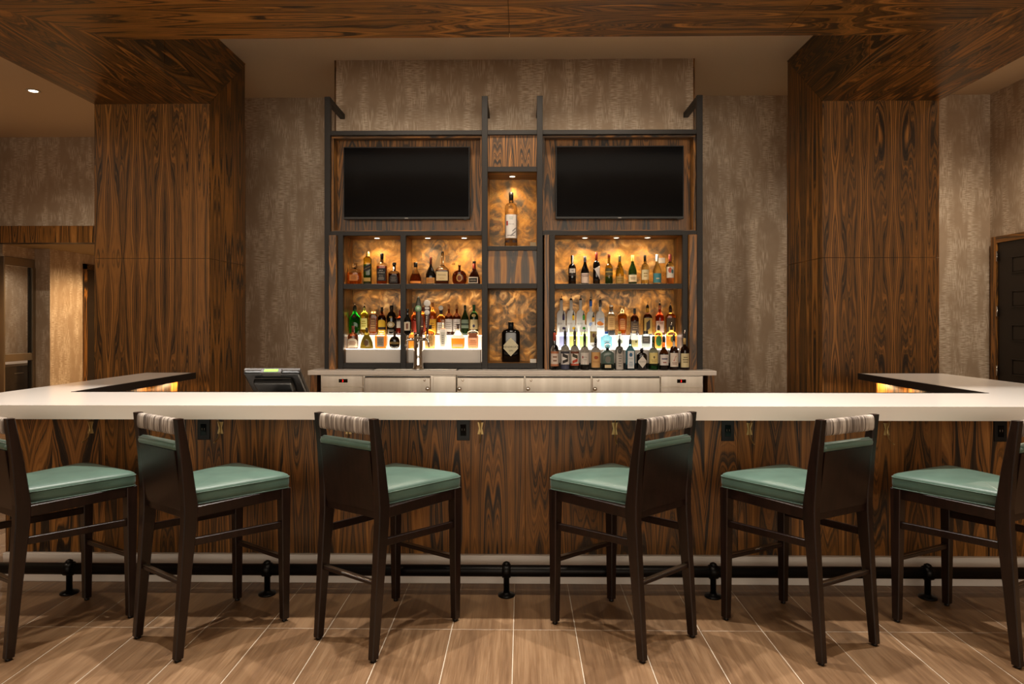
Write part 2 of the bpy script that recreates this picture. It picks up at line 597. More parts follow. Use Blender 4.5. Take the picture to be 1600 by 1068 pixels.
for z in (0.86, 1.56, 2.21):
    h = lathe('hinge', [(0.009, 0), (0.009, 0.12)], (5.62, 8.155, z), CHROME, door2, 10)
lathe('handle', [(0.03, 0), (0.03, 0.012), (0.012, 0.015), (0.012, 0.05), (0.026, 0.06), (0.026, 0.085), (0.01, 0.09)], (5.64, 7.3, 1.0), CHROME, door2, 14, 'y')
door2.children[-1].rotation_euler = (0, 0, 0)

# ================================================================== WOOD PORTAL: two columns and three soffit beams
CY0, CY1 = 6.41, 7.26
SOF = 3.555
SEAM = 2.095
T = 0.02
def column(label, xo, xi):
    s = 1 if xi > xo else -1          # +1: left column, inner side faces +x
    a, b = min(xo, xi), max(xo, xi)
    c = thing('wood_column', label, 'column', ((xo + xi) / 2, CY0, 0))
    box('core', a + T, b - T, CY0 + T, CY1 - T, 0, CEIL - 0.002, BRONZE, c)
    fo = (RND.random() * 0.02 - a, 3.0 + RND.random() * 9)
    for z0, z1 in ((0, SEAM - 0.002), (SEAM + 0.002, SOF)):
        box('panel', a, b, CY0, CY0 + T, z0, z1, WOOD, c, Z3, fo, SEAM)
        box('panel', a, b, CY1 - T, CY1, z0, z1, WOOD, c, Z3, fo, SEAM)
    io = (0.31, 11.0 + RND.random() * 9)
    e = (-s * T, 0, 0)
    x = xi
    prism('panel', [(x, CY0 + T, 0), (x, CY1 - T, 0), (x, CY1 - T, SEAM - 0.002), (x, CY0 + T, SEAM - 0.002)], e, WOOD, c, Z3, io, SEAM)
    prism('panel', [(x, CY0 + T, SEAM + 0.002), (x, CY1 - T, SEAM + 0.002), (x, CY1 - T, CEIL - 0.018), (x, CY0 + T, SOF + 0.016)], e, WOOD, c, Z3, io, SEAM)
    x = xo
    prism('panel', [(x, CY0 + T, 0), (x, CY1 - T, 0), (x, CY1 - T, SEAM - 0.002), (x, CY0 + T, SEAM - 0.002)], (s * T, 0, 0), WOOD, c, Z3, io, SEAM)
    prism('panel', [(x, CY0 + T, SEAM + 0.002), (x, CY1 - T, SEAM + 0.002), (x, CY1 - T, CEIL - 0.018), (x, CY0 + T, SOF + 0.016)], (s * T, 0, 0), WOOD, c, Z3, io, SEAM)
    return c
LO, LI, RI, RO = -4.045, -2.95, 2.805, 3.885
column('tall rosewood veneer column at the left, beside the corridor opening', LO, LI)
column('tall rosewood veneer column at the right, beside the dark panelled door', RO, RI)
BY1 = 4.94
BY0 = BY1 - 1.09
def side_beam(label, xo, xi, seam):
    s = 1 if xi > xo else -1
    a, b = min(xo, xi), max(xo, xi)
    c = thing('ceiling_beam', label, 'ceiling beam', ((xo + xi) / 2, CY0, SOF))
    box('core', a + T, b - T, BY1, CY0, SOF + T, CEIL - 0.002, BRONZE, c)
    g = (0, 1, 0)
    of = (RND.random() * 9, RND.random() * 9)
    w = abs(xi - xo)
    # soffit boards, the front one mitred at 45 degrees
    prism('panel', [(xo, seam + 0.002, SOF), (xi, seam + 0.002, SOF), (xi, CY0, SOF), (xo, CY0, SOF)], (0, 0, T), WOOD, c, g, of)
    prism('panel', [(xo, BY1 - w, SOF), (xi, BY1, SOF), (xi, seam - 0.002, SOF), (xo, seam - 0.002, SOF)], (0, 0, T), WOOD, c, g, of)
    # inner fascia with the mitre into the column
    e = (-s * T, 0, 0)
    of = (RND.random() * 9, RND.random() * 9)
    prism('panel', [(xi, BY1, SOF + T), (xi, seam - 0.002, SOF + T), (xi, seam - 0.002, CEIL), (xi, BY1, CEIL)], e, WOOD, c, g, of)
    prism('panel', [(xi, seam + 0.002, SOF + T), (xi, CY0 + T, SOF + T), (xi, CY1, CEIL), (xi, seam + 0.002, CEIL)], e, WOOD, c, g, of)
    prism('panel', [(xo, BY1 - w, SOF + T), (xo, CY0 + T, SOF + T), (xo, CY1, CEIL), (xo, BY1 - w, CEIL)], (s * T, 0, 0), WOOD, c, g, of)
    return c
side_beam('rosewood soffit beam running forward from the left column', LO, LI, 5.6)
side_beam('rosewood soffit beam running forward from the right column', RO, RI, 5.55)
cb = thing('ceiling_beam', 'wide rosewood soffit beam crossing the top of the picture', 'ceiling beam', (0, BY1, SOF))
box('core', LI, RI, BY0 + T, BY1 - T, SOF + T, CEIL - 0.002, BRONZE, cb)
of = (RND.random() * 9, RND.random() * 9)
xs = [LI, -0.087, 1.87, RI]
for i in range(3):
    a, b = xs[i], xs[i + 1]
    a0 = LI - 1.09 if i == 0 else a + 0.002
    b0 = RI + 1.09 if i == 2 else b - 0.002
    a1 = a if i == 0 else a + 0.002
    b1 = b if i == 2 else b - 0.002
    prism('panel', [(a0, BY0, SOF), (b0, BY0, SOF), (b1, BY1, SOF), (a1, BY1, SOF)], (0, 0, T), WOOD, cb, (1, 0, 0), of)
    prism('panel', [(a1, BY1, SOF + T), (b1, BY1, SOF + T), (b1, BY1, CEIL), (a1, BY1, CEIL)], (0, -T, 0), WOOD, cb, (1, 0, 0), of)
    prism('panel', [(a0, BY0, SOF + T), (b0, BY0, SOF + T), (b0, BY0, CEIL), (a0, BY0, CEIL)], (0, T, 0), WOOD, cb, (1, 0, 0), of)

# ceiling downlights
LENS = mat('lamp_lens', 'fff0d8', 0.4, emit=9.0, ecol=(1.0, 0.82, 0.6))
RIM = mat('lamp_trim', 'c9bfae', 0.4)
def dl_label(i, x, y):
    return i
DL = ['recessed downlight over the left end of the bar edge', 'recessed downlight over the second stool at the bar edge',
      'recessed downlight over the middle of the bar edge', 'recessed downlight over the fourth and fifth stools at the bar edge',
      'recessed downlight over the right end of the bar edge',
      'recessed downlight behind the leftmost stools', 'recessed downlight behind the third stool', 'recessed downlight behind the fourth stool', 'recessed downlight behind the rightmost stools',
      'lobby downlight far left behind the camera', 'lobby downlight left of the camera', 'lobby downlight right of the camera', 'lobby downlight far right behind the camera',
      'aisle downlight left of the back bar', 'aisle downlight in front of the back bar middle', 'aisle downlight right of the back bar',
      'bright round recessed downlight in the ceiling left of the left column', 'recessed downlight nearer along the left side ceiling',
      'recessed downlight in the side ceiling by the right column', 'recessed downlight nearer along the right side ceiling']
for (x, y, p, ang), lb in zip(DOWN, DL):
    d = thing('downlight', lb, 'downlight', (x, y, CEIL), 'recessed ceiling downlights')
    lathe('trim', [(0.055, -0.001), (0.075, -0.001), (0.078, -0.006), (0.052, -0.008), (0.05, -0.002)], (x, y, CEIL), RIM, d, 24, closed=False)
    lathe('lens', [(0.048, -0.003), (0.046, -0.006), (0.02, -0.0075)], (x, y, CEIL), LENS, d, 20)
    l = spot('lamp', (x, y, CEIL - 0.02), p, None, ang, 0.7, 0.2 if y == 5.6 else 0.035, WHITE_W if y == 3.66 else WARM)
    l.parent = d
    l.location = (0, 0, -0.02)
# corridor lamp, and a lamp added to light the side room
for lb, (x, y, z), p in (('corridor ceiling lamp above the warm lit wallpaper', (-6.1, 11.5, 2.67), 330),
                         ('ceiling lamp of the side room behind the glass', (-8.5, 11.3, 2.67), 90)):
    d = thing('downlight', lb, 'downlight', (x, y, z), 'corridor lamps')
    lathe('lens', [(0.06, -0.001), (0.06, -0.01), (0.03, -0.014)], (x, y, z), LENS, d, 16)
    l = spot('lamp', (x, y, z - 0.03), p, None, 165, 0.4, 0.06, WARM2 if x > -8 else (1, 0.86, 0.72))
    l.parent = d
    l.location = (0, 0, -0.03)

# ================================================================== THE FRONT BAR
BT, BB = 1.067, 0.995
YF, YK = 3.5, 4.16
BD = BB
base = thing('bar_counter', 'rosewood panelled front of the bar below the white counter', 'bar counter', (0.15, 3.95, 0))
box('core', -2.98, 3.3, 3.955, 4.1, 0, BD, BRONZE, base)
xs = [-3.0, -2.42, -1.2, 0.02, 1.24, 2.46, 3.32]
fo = (0.03, 4.0)
for a, b in zip(xs[:-1], xs[1:]):
    box('panel', a + 0.0012, b - 0.0012, 3.935, 3.955, 0.0, BD, WOOD, base, Z3, (fo[0], 17 + RND.random() * 9))
# side returns
for x0_, x1_, s in ((-3.0, -2.9, 1), (2.95, 3.32, -1)):
    box('core', x0_, x1_, 4.1, 5.68, 0, BD, BRONZE, base)
    xi_ = x1_ if s > 0 else x0_
    for y0_, y1_ in ((4.16, 4.9), (4.9, 5.68)):
        prism('panel', [(xi_, y0_ + 0.001, 0), (xi_, y1_ - 0.001, 0), (xi_, y1_ - 0.001, BD), (xi_, y0_ + 0.001, BD)], (s * 0.02, 0, 0), WOOD, base, Z3)
    xo_ = x0_ if s > 0 else x1_
    prism('panel', [(xo_, 3.955, 0), (xo_, 5.68, 0), (xo_, 5.68, BD), (xo_, 3.955, BD)], (-s * 0.02, 0, 0), WOOD, base, Z3)
    box('panel', x0_, x1_, 5.68, 5.7, 0, BD, WOOD, base, Z3)
bb = struct(box('baseboard_bar', -3.0, 3.32, 3.905, 3.935, 0, 0.162, WHITE, bevel=0.003))

top = thing('quartz_worktop', 'long white quartz bar top with returns on both sides', 'counter top', (0.1, 3.5, BB))
TH = 0.05
U = [(-3.18, 3.56), (3.51, 3.56), (3.51, 5.74), (2.82, 5.74), (2.82, YK), (-2.77, YK), (-2.77, 5.74), (-3.18, 5.74)]
prism('slab', [(x, y, BT - TH) for x, y in U], (0, 0, TH), QUARTZ, top)
box('front_edge', -3.18, 3.51, YF, 3.56, BB, BT, QUARTZ, top)
for a_ in ((-2.98, 3.3, 3.94, 4.1), (-2.98, -2.88, 4.1, 5.69), (2.95, 3.3, 4.1, 5.69)):
    box('substrate', a_[0], a_[1], a_[2], a_[3], BB, BT - TH, WOOD, top, (0, 1, 0))
box('dark_edge_band', -2.77, 2.82, YK, YK + 0.014, BT - TH, BT + 0.002, BRONZE, top)  # dark bands along the counter's inner edges and return ends
box('dark_edge_band', -2.77, -2.755, YK + 0.014, 5.74, BT - TH, BT + 0.002, BRONZE, top)
box('dark_edge_band', 2.805, 2.82, YK + 0.014, 5.74, BT - TH, BT + 0.002, BRONZE, top)
box('dark_edge_band', -3.18, -2.77, 5.74, 5.752, BT - TH, BT + 0.001, BRONZE, top)
box('dark_edge_band', 2.82, 3.51, 5.74, 5.752, BT - TH, BT + 0.001, BRONZE, top)
for side, x in (('left', -2.80), ('right', 2.85)):
  for yy, pw, wh in ((5.6, 16, 'far end'), (5.2, 5, 'middle'), (4.75, 2.5, 'near part')):  # middle and near lamps added to carry the end glow along
    zb = BT - TH + 0.009
    d = thing('puck_light', 'warm puck light under the %s of the %s counter return' % (wh, side), 'puck light', (x, yy, zb), 'puck lights under the counter returns')
    lathe('housing', [(0.026, 0), (0.026, -0.006), (0.022, -0.008)], (x, yy, zb), RIM, d, 18)
    lathe('lens', [(0.02, -0.0081), (0.018, -0.0105)], (x, yy, zb), LENS, d, 18)
    l = spot('lamp', (x, yy, zb - 0.014), pw, None, 174, 0.12, 0.02, WARM2)
    l.parent = d
    l.location = (0, 0, -0.014)

# foot rail
rail = thing('foot_rail', 'black iron foot rail on short flanged posts along the bar', 'foot rail', (0, 3.74, 0))
tube('rail', [(-3.1, 3.74, 0.136), (3.4, 3.74, 0.136)], 0.031, IRON, rail, 16)
for px in (-2.5, -1.40, -0.083, 1.045, 2.205, 3.3):
    p = lathe('post', [(0.016, 0.0), (0.016, 0.1), (0.02, 0.104)], (px, 3.74, 0.008), IRON, rail, 14)
    lathe('flange', [(0.047, 0), (0.047, 0.007), (0.04, 0.011), (0.02, 0.016), (0.018, 0.02)], (px, 3.74, 0.0), IRON, p, 20)
    lathe('collar', [(0.0315, -0.024), (0.0375, -0.022), (0.0375, 0.022), (0.0315, 0.024)], (px, 3.74, 0.136), IRON, p, 20, 'x')
    lathe('knob', [(0.018, 0.03), (0.02, 0.036), (0.018, 0.044), (0.008, 0.05)], (px, 3.74, 0.136), IRON, p, 14)

# purse hooks and outlets on the bar front
HK = [(-2.503, 'brass purse hook on the bar front by the leftmost stool seat'), (-1.745, 'brass purse hook on the bar front right of the second stool back'), (-1.0, 'brass purse hook on the bar front behind the third stool back'),
      (-0.237, 'brass purse hook on the bar front beside the middle outlet'), (0.535, 'brass purse hook on the bar front left of the fourth stool'),
      (1.305, 'brass purse hook on the bar front above the fifth stool seat'), (2.085, 'brass purse hook on the bar front right of the fifth stool back')]
for x, lb in HK:
    h = thing('purse_hook', lb, 'hook', (x, 3.935, 0.885), 'purse hooks along the bar front')
    w = [(-0.017, 0.034), (-0.009, 0.0), (-0.017, -0.034), (0.017, -0.034), (0.009, 0.0), (0.017, 0.034)]
    V = [(x + a, 3.93, 0.885 + b) for a, b in w] + [(x + a, 3.937, 0.885 + b) for a, b in w]
    F = [(0, 1, 4, 5), (1, 2, 3, 4), (11, 10, 7, 6), (10, 9, 8, 7)] + [(i, (i + 1) % 6, (i + 1) % 6 + 6, i + 6) for i in range(6)]
    mesh('plate', V, F, BRASS, h)
    tube('hook', [(x, 3.845, 0.955), (x, 3.87, 0.952), (x, 3.905, 0.93), (x, 3.925, 0.895), (x, 3.925, 0.865), (x, 3.91, 0.835), (x, 3.875, 0.815), (x, 3.85, 0.812)], 0.0035, BRASS, h, 8)
for x, lb in ((-1.842, 'black wall outlet on the bar front behind the second stool'), (-0.336, 'black wall outlet at the middle of the bar front'),
              (1.182, 'black wall outlet on the bar front between the fourth and fifth stools'), (2.73, 'black wall outlet on the bar front by the rightmost stool')):
    o = thing('wall_outlet', lb, 'outlet', (x, 3.935, 0.875), 'outlets along the bar front')
    box('plate', x - 0.037, x + 0.037, 3.929, 3.935, 0.815, 0.935, BLACK, o, bevel=0.002)
    box('socket', x - 0.017, x + 0.017, 3.926, 3.93, 0.842, 0.908, BLACKG, o, bevel=0.001)
    for dx in (-0.007, 0.007):
        box('slot', x + dx - 0.0015, x + dx + 0.0015, 3.9252, 3.9262, 0.872, 0.884, mat('slot_grey', '6b6259', 0.5), o)

# work shelf behind the bar and the register
ws = thing('work_shelf', 'steel work shelf hidden behind the bar top', 'shelf', (0, 4.4, 0))
box('top', -2.7, 2.75, 4.18, 4.72, 0.83, 0.86, STEEL, ws, bevel=0.003)
box('reflector_apron', -2.7, 2.75, 4.70, 4.72, 0.25, 0.83, STEEL, ws, bevel=0.003)  # unseen steel sheet added for the cooler doors to reflect
for x in (-2.65, 0.0, 2.7):
    for y in (4.22, 4.66):
        box('leg', x - 0.02, x + 0.02, y - 0.02, y + 0.02, 0, 0.83, STEEL, ws)

# register on the work shelf
reg = thing('cash_register', 'black touchscreen register seen from behind with a green customer display', 'register', (-1.64, 4.52, 0.86))
dn = Vector((0, 0.768, -0.64)); nm = Vector((0, -0.64, -0.768)); rx = Vector((1, 0, 0))
o0 = Vector((-1.64, 4.475, 1.192))
def regslab(name, hw, a0, a1, n0, n1, m, par, hw2=None, bev=0.006):
    hw2 = hw2 or hw
    def q(a, n, w): return [o0 + dn * a + nm * n + rx * s * w for s in (-1, 1)]
    A = q(a0, n0, hw); B = q(a0, n1, hw); C = q(a1, n0, hw2); D = q(a1, n1, hw2)
    return hexa(name, [A[0], A[1], B[1], B[0]], [C[0], C[1], D[1], D[0]], m, par, bev, 2)
GREYP = mat('grey_plastic', '4d4844', 0.4)
body_r = regslab('body', 0.185, 0.0, 0.30, 0.0, 0.045, BLACK, reg, None, 0.012)
regslab('bezel', 0.186, -0.004, 0.03, -0.002, 0.022, GREYP, reg, None, 0.006)
regslab('display_housing', 0.07, -0.012, 0.03, 0.004, 0.046, GREYP, reg, 0.06)
regslab('display', 0.046, -0.0135, -0.010, 0.016, 0.036, mat('lcd_green', '7fd010', 0.4, emit=0.45, ecol='8ae000'), reg, None, 0.001)
regslab('back_hump', 0.13, 0.05, 0.27, 0.04, 0.085, BLACK, reg, 0.12, 0.015)
regslab('rib', 0.12, 0.045, 0.055, 0.045, 0.05, GREYP, reg, None, 0.002)
lathe('stand', [(0.11, 0), (0.11, 0.012), (0.05, 0.03), (0.04, 0.08), (0.04, 0.2)], (-1.64, 4.6, 0.86), BLACK, reg, 24)

# ================================================================== THE BACK BAR
CT = 1.04
YC = 6.38
bc = thing('back_counter', 'white quartz back bar counter under the bottle shelves', 'counter top', (-0.1, 6.7, 0.998))
box('slab', -2.008, 1.815, YC, 7.168, 0.998, CT, QUARTZ, bc, bevel=0.003)
box('end_panel', -2.0, -1.935, 6.43, 7.168, 0, 0.998, WOOD, bc, Z3)
box('end_panel', 1.745, 1.808, 6.43, 7.168, 0, 0.998, WOOD, bc, Z3)

KNOB = mat('polished_steel', 'dad4cb', 0.12, 1.0)
def cooler(label, x0, x1):
    c = thing('bar_cooler', label, 'cooler', ((x0 + x1) / 2, 6.46, 0))
    box('body', x0, x1, 6.475, 7.15, 0.06, 0.992, STEEL, c, bevel=0.003)
    box('kick', x0 + 0.02, x1 - 0.02, 6.52, 7.1, 0, 0.06, BLACK, c)
    return c
def cdoor(c, a, b, side):
    d = box('door', a, b, 6.445, 6.472, 0.12, 0.972, STEEL, c, bevel=0.006)
    box('gasket', a, b, 6.472, 6.4755, 0.972, 0.982, BLACK, c)
    x = a + 0.055 if side < 0 else b - 0.055
    lathe('lock', [(0.011, 0), (0.011, 0.006), (0.007, 0.008)], (x, 6.445, 0.945), KNOB, d, 14, 'y')
    xx = x - side * -0.012 if side < 0 else x + 0.012
    lathe('latch', [(0.012, 0), (0.012, 0.01), (0.02, 0.014), (0.02, 0.022), (0.01, 0.026)], (x + (0.03 if side > 0 else -0.03), 6.445, 0.865), KNOB, d, 14, 'y')
def control(c, a, b, dx):
    p = box('control_panel', a, b, 6.447, 6.4755, 0.885, 0.985, STEEL, c, bevel=0.003)
    box('grille', a, b, 6.45, 6.4755, 0.12, 0.878, STEEL, c, bevel=0.003)
    d = box('display', dx - 0.042, dx + 0.042, 6.443, 6.448, 0.922, 0.956, BLACKG, p, bevel=0.002)
    Vt, Ft, w, h = text_data('3')
    s = 0.02 / h
    mesh('digits', [(dx - 0.004 + v[0] * s, 6.4425, 0.939 + v[1] * s) for v in Vt], Ft, mat('led_red', 'ff2a20', 0.4, emit=3.0, ecol='ff1a10'), p)
c1 = cooler('stainless steel under-counter cooler with one door, left end', -1.912, -0.618)
control(c1, -1.89, -1.505, -1.69)
cdoor(c1, -1.49, -0.862, 1)
box('filler_panel', -0.838, -0.622, 6.45, 6.4755, 0.12, 0.985, STEEL, c1, bevel=0.003)
c2 = cooler('stainless steel under-counter cooler with three doors, right end', -0.614, 1.715)
cdoor(c2, -0.611, 0.025, -1)
cdoor(c2, 0.035, 0.655, -1)
cdoor(c2, 0.665, 1.305, -1)
control(c2, 1.31, 1.705, 1.505)

FY, FD = 6.6, 6.655
KB = 7.0
sh = thing('back_bar_shelf', 'tall back bar shelving of dark metal posts and rosewood with lit niches', 'shelving', (-0.085, 6.8, CT))
POST = mat('dark_metal_frame', '191411', 0.5, 0.1)
def fr(name, x0, x1, z0, z1, y0=FY, y1=FD):
    return box(name, x0, x1, y0, y1, z0, z1, POST, sh, bevel=0.002)
ZT = 3.68
for a, b in ((-1.913, -1.857), (-0.385, -0.329), (0.148, 0.204), (1.688, 1.744)):
    p = fr('post', a, b, CT, ZT)
    box('arm', a + 0.004, b - 0.004, FD, 7.168, ZT - 0.05, ZT, POST, p)
for a, b in ((-1.784, -1.732), (-1.175, -1.122), (0.266, 0.321), (1.551, 1.602)):
    fr('post', a, b, CT, 2.335, FY + 0.002)
fr('beam', -1.857, -0.385, 3.307, 3.35, FY + 0.003)
fr('beam', -0.329, 0.148, 3.307, 3.35, FY + 0.003)
fr('beam', 0.204, 1.688, 3.307, 3.35, FY + 0.003)
for a, b in ((-1.857, -0.385), (0.204, 1.688)):
    fr('beam', a, b, 2.333, 2.376, FY + 0.003)
    box('wood_edge', a, b, FD, FD + 0.02, 3.29, 3.307, WOOD, sh, (1, 0, 0))
    # recessed television panel with wooden reveals
    box('back_panel', a, b, 6.80, 6.82, 2.376, 3.307, WOOD, sh, Z3)
    box('reveal', a, a + 0.018, FD, 6.80, 2.376, 3.29, WOOD, sh, Z3)
    box('reveal', b - 0.018, b, FD, 6.80, 2.376, 3.29, WOOD, sh, Z3)
    box('reveal', a + 0.018, b - 0.018, FD, 6.80, 2.376, 2.39, WOOD, sh, (1, 0, 0))
    box('top_board', a, b, FD + 0.02, 6.82, 3.307, 3.33, WOOD, sh, (1, 0, 0))
# centre bay
for z0, z1 in ((2.948, 2.997), (2.187, 2.23), (1.82, 1.868), (1.048, 1.097)):
    fr('beam', -0.329, 0.148, z0, z1, FY + 0.003)
    box('shelf_board', -0.345, 0.165, FD, KB, z0 + 0.004, z1, WOOD, sh, (1, 0, 0))
box('wood_panel', -0.329, 0.148, FD - 0.02, FD, 2.997, 3.307, WOOD, sh, Z3, (0.1, 5))
box('wood_panel', -0.329, 0.148, FD - 0.02, FD, 1.868, 2.187, WOOD, sh, Z3, (0.1, 7))
for x in (-0.347, 0.148):
    box('side_panel', x, x + 0.018, FD, KB, 2.23, 2.95, WOOD, sh, Z3)
    box('side_panel', x, x + 0.018, FD, KB, 1.097, 1.82, WOOD, sh, Z3)
box('patina_panel', -0.329, 0.148, KB - 0.005, KB + 0.005, 2.23, 2.95, PATINA, sh)
box('patina_panel', -0.329, 0.148, KB - 0.005, KB + 0.005, 1.097, 1.82, PATINA, sh)
# left and right bottle bays
for a, b in ((-1.732, -1.175), (-1.122, -0.385), (0.321, 1.551)):
    fr('beam', a, b, 1.816, 1.865, FY + 0.004)
    fr('beam', a, b, 1.048, 1.097, FY + 0.004)
    box('shelf_board', a - 0.01, b + 0.01, FD, KB, 1.822, 1.865, WOOD, sh, (1, 0, 0))
    box('shelf_board', a - 0.01, b + 0.01, FD, KB, 1.06, 1.097, WOOD, sh, (1, 0, 0))
    box('top_board', a - 0.01, b + 0.01, FD, KB, 2.338, 2.37, WOOD, sh, (1, 0, 0))
    for z0, z1 in ((1.865, 2.338), (1.097, 1.822)):
        box('patina_panel', a - 0.01, b + 0.01, KB - 0.005, KB + 0.005, z0, z1, PATINA, sh)
        for x in (a - 0.02, b + 0.002):
            box('side_panel', x, x + 0.018, FD, KB - 0.005, z0, z1, WOOD, sh, Z3)
# wooden fins standing proud of the frame
for a, b in ((-1.857, -1.786), (0.218, 0.264), (1.604, 1.676)):
    box('fin', a, b, 6.55, 7.0, CT, 2.332, WOOD, sh, Z3, bevel=0.003)

# small fittings in the niches
pl = thing('outlet_plate', 'pale outlet plate on the patinated panel behind the wine bottles', 'outlet', (1.43, KB - 0.005, 2.1))
box('plate', 1.375, 1.465, KB - 0.011, KB - 0.005, 2.095, 2.15, mat('nickel_plate', 'a79c90', 0.35, 0.5), pl, bevel=0.002)
cd = thing('price_card', 'small white card beside the large black bottle in the lower centre niche', 'card', (0.11, 6.68, 1.097))
hexa('card', [(0.083, 6.672, 1.0975), (0.143, 6.672, 1.0975), (0.143, 6.674, 1.0975), (0.083, 6.674, 1.0975)],
     [(0.083, 6.684, 1.134), (0.143, 6.684, 1.134), (0.143, 6.686, 1.134), (0.083, 6.686, 1.134)], mat('card_white', 'd8d2c8', 0.6), cd)
cd = thing('price_card', 'clear small card at the foot of the upper centre niche', 'card', (0.11, 6.68, 2.23))
hexa('card', [(0.083, 6.672, 2.2305), (0.143, 6.672, 2.2305), (0.143, 6.674, 2.2305), (0.083, 6.674, 2.2305)],
     [(0.083, 6.684, 2.275), (0.143, 6.684, 2.275), (0.143, 6.686, 2.275), (0.083, 6.686, 2.275)], mat('card_clear', 'b9a88a', 0.2, 0, 0.5), cd)

# puck lights of the niches
for x, z, lb in ((-1.45, 2.338, 'puck light over the left whiskey niche'), (-0.94, 2.338, 'puck light over the cognac niche, left one'), (-0.575, 2.338, 'puck light over the cognac niche, right one'),
              (0.632, 2.338, 'puck light over the wine shelf, left of three'), (0.945, 2.338, 'puck light over the wine shelf, middle of three'), (1.255, 2.338, 'puck light over the wine shelf, right of three'),
              (-0.093, 2.952, 'puck light over the tall bottle in the centre niche')):
    d = thing('puck_light', lb, 'puck light', (x, 6.83, z), 'puck lights in the shelf niches')
    lathe('rim', [(0.034, -0.0002), (0.036, -0.004), (0.028, -0.006), (0.027, -0.003)], (x, 6.83, z), RIM, d, 20, closed=False)
    lathe('lens', [(0.027, -0.001), (0.026, -0.004), (0.01, -0.005)], (x, 6.83, z), LENS, d, 18)
    l = spot('lamp', (x, 6.83, z - 0.012), 26, (x, 6.90, z - 0.5), 125, 0.8, 0.02, (1.0, 0.78, 0.5))
    l.parent = d
    l.location = (0, 0, -0.012)

# stepped acrylic risers lit from inside
TREAD_L = mat('lit_tread_warm', 'f3e6d6', 0.4, emit=9.0, ecol=(1.0, 0.84, 0.62))
TREAD_R = mat('lit_tread_cool', 'f3f0ea', 0.4, emit=9.0, ecol=(0.98, 0.95, 0.84))
GLOW_L = mat('lit_acrylic_warm', 'f3e6d6', 0.4, emit=0.85, ecol=(1.0, 0.84, 0.62))
GLOW_R = mat('lit_acrylic_cool', 'f3f0ea', 0.4, emit=0.85, ecol=(0.98, 0.95, 0.84))
def riser(label, a, b, glow, tread):
    r = thing('bottle_riser', label, 'bottle riser', ((a + b) / 2, 6.8, 1.097), 'lit acrylic bottle risers')
    box('lower_step', a, b, 6.66, 6.776, 1.0975, 1.228, ACRYL, r, bevel=0.002)
    box('lower_tread', a, b, 6.66, 6.776, 1.228, 1.2315, tread, r)
    box('upper_step', a, b, 6.776, 6.93, 1.0975, 1.3575, glow, r, bevel=0.002)
    box('upper_tread', a, b, 6.776, 6.93, 1.3575, 1.3605, tread, r)
riser('glowing white stepped riser under the green and yellow bottles', -1.72, -1.185, GLOW_L, TREAD_L)
riser('glowing white stepped riser behind the chrome beer tower', -1.105, -0.40, GLOW_L, TREAD_L)
riser('glowing white stepped riser behind the row of vodka and gin bottles', 0.345, 1.528, GLOW_R, TREAD_R)

# televisions
def tv(label, x0, x1, z0, z1):
    t = thing('television', label, 'television', ((x0 + x1) / 2, 6.7, z0))
    box('cabinet', x0, x1, 6.668, 6.72, z0, z1, BLACK, t, bevel=0.004)
    box('bracket', (x0 + x1) / 2 - 0.2, (x0 + x1) / 2 + 0.2, 6.72, 6.80, z0 + 0.2, z1 - 0.2, BLACK, t)
    box('screen', x0 + 0.01, x1 - 0.01, 6.6655, 6.669, z0 + 0.022, z1 - 0.01, mat('tv_screen', '060607', 0.12, spec=0.25), t)
    box('logo', (x0 + x1) / 2 - 0.016, (x0 + x1) / 2 + 0.016, 6.6655, 6.668, z0 + 0.006, z0 + 0.013, mat('logo_silver', '8a8682', 0.3, 0.8), t)
    box('foot_sensor', x1 - 0.06, x1 - 0.03, 6.67, 6.69, z0 - 0.006, z0, BLACK, t)
tv('large dark flat television mounted above the left bottle niches', -1.748, -0.506, 2.5, 3.21)
tv('large dark flat television mounted above the wine shelf', 0.331, 1.58, 2.5, 3.212)

# beer tower and drip tray
dt = thing('drip_tray', 'dark flush drip tray set in the back counter round the beer tower', 'drip tray', (-1.0, 6.47, CT))
box('rim', -1.41, -0.6, 6.41, 6.57, CT, CT + 0.003, IRON, dt)
for i in range(9):
    y = 6.425 + i * 0.016
    box('slat', -1.39, -0.62, y, y + 0.008, CT + 0.003, CT + 0.005, STEEL, dt)
TX, TY = -0.983, 6.49
tw = thing('beer_tower', 'chrome beer tower with four tap handles on the back counter', 'beer tower', (TX, TY, CT))
B0 = CT + 0.005
col = lathe('column', [(0.058, 0), (0.058, 0.008), (0.052, 0.02), (0.047, 0.05), (0.045, 0.12), (0.044, 0.31), (0.04, 0.326), (0.028, 0.335), (0.01, 0.338)], (TX, TY, B0), CHROME, tw, 28)
def faucet(dx, dy):
    d = Vector((dx, dy, 0)).normalized()
    p = Vector((TX, TY, B0 + 0.285))
    e = p + d * 0.10
    f = tube('faucet', [p + d * 0.03, p + d * 0.06, e, e + Vector((0, 0, -0.01)) + d * 0.012, e + Vector((0, 0, -0.075)) + d * 0.02], [0.012, 0.016, 0.013, 0.011, 0.007], CHROME, tw, 12)
    lathe('nut', [(0.021, -0.004), (0.021, 0.012)], tuple(p + d * 0.045), CHROME, f, 6)
    lathe('stem', [(0.009, 0), (0.008, 0.02), (0.012, 0.03), (0.012, 0.05)], tuple(e), CHROME, f, 12)
    return e + Vector((0, 0, 0.04))
def slab_handle(name, c, secs, m):
    rr = []
    for z, w, t in secs:
        ring = []
        for i in range(16):
            a = 2 * math.pi * i / 16
            ca, sa = math.cos(a), math.sin(a)
            ring.append((c[0] + w * math.copysign(abs(ca) ** 0.6, ca), c[1] + t * math.copysign(abs(sa) ** 0.6, sa), c[2] + z))
        rr.append(ring)
    return rings(name, rr, m, tw)
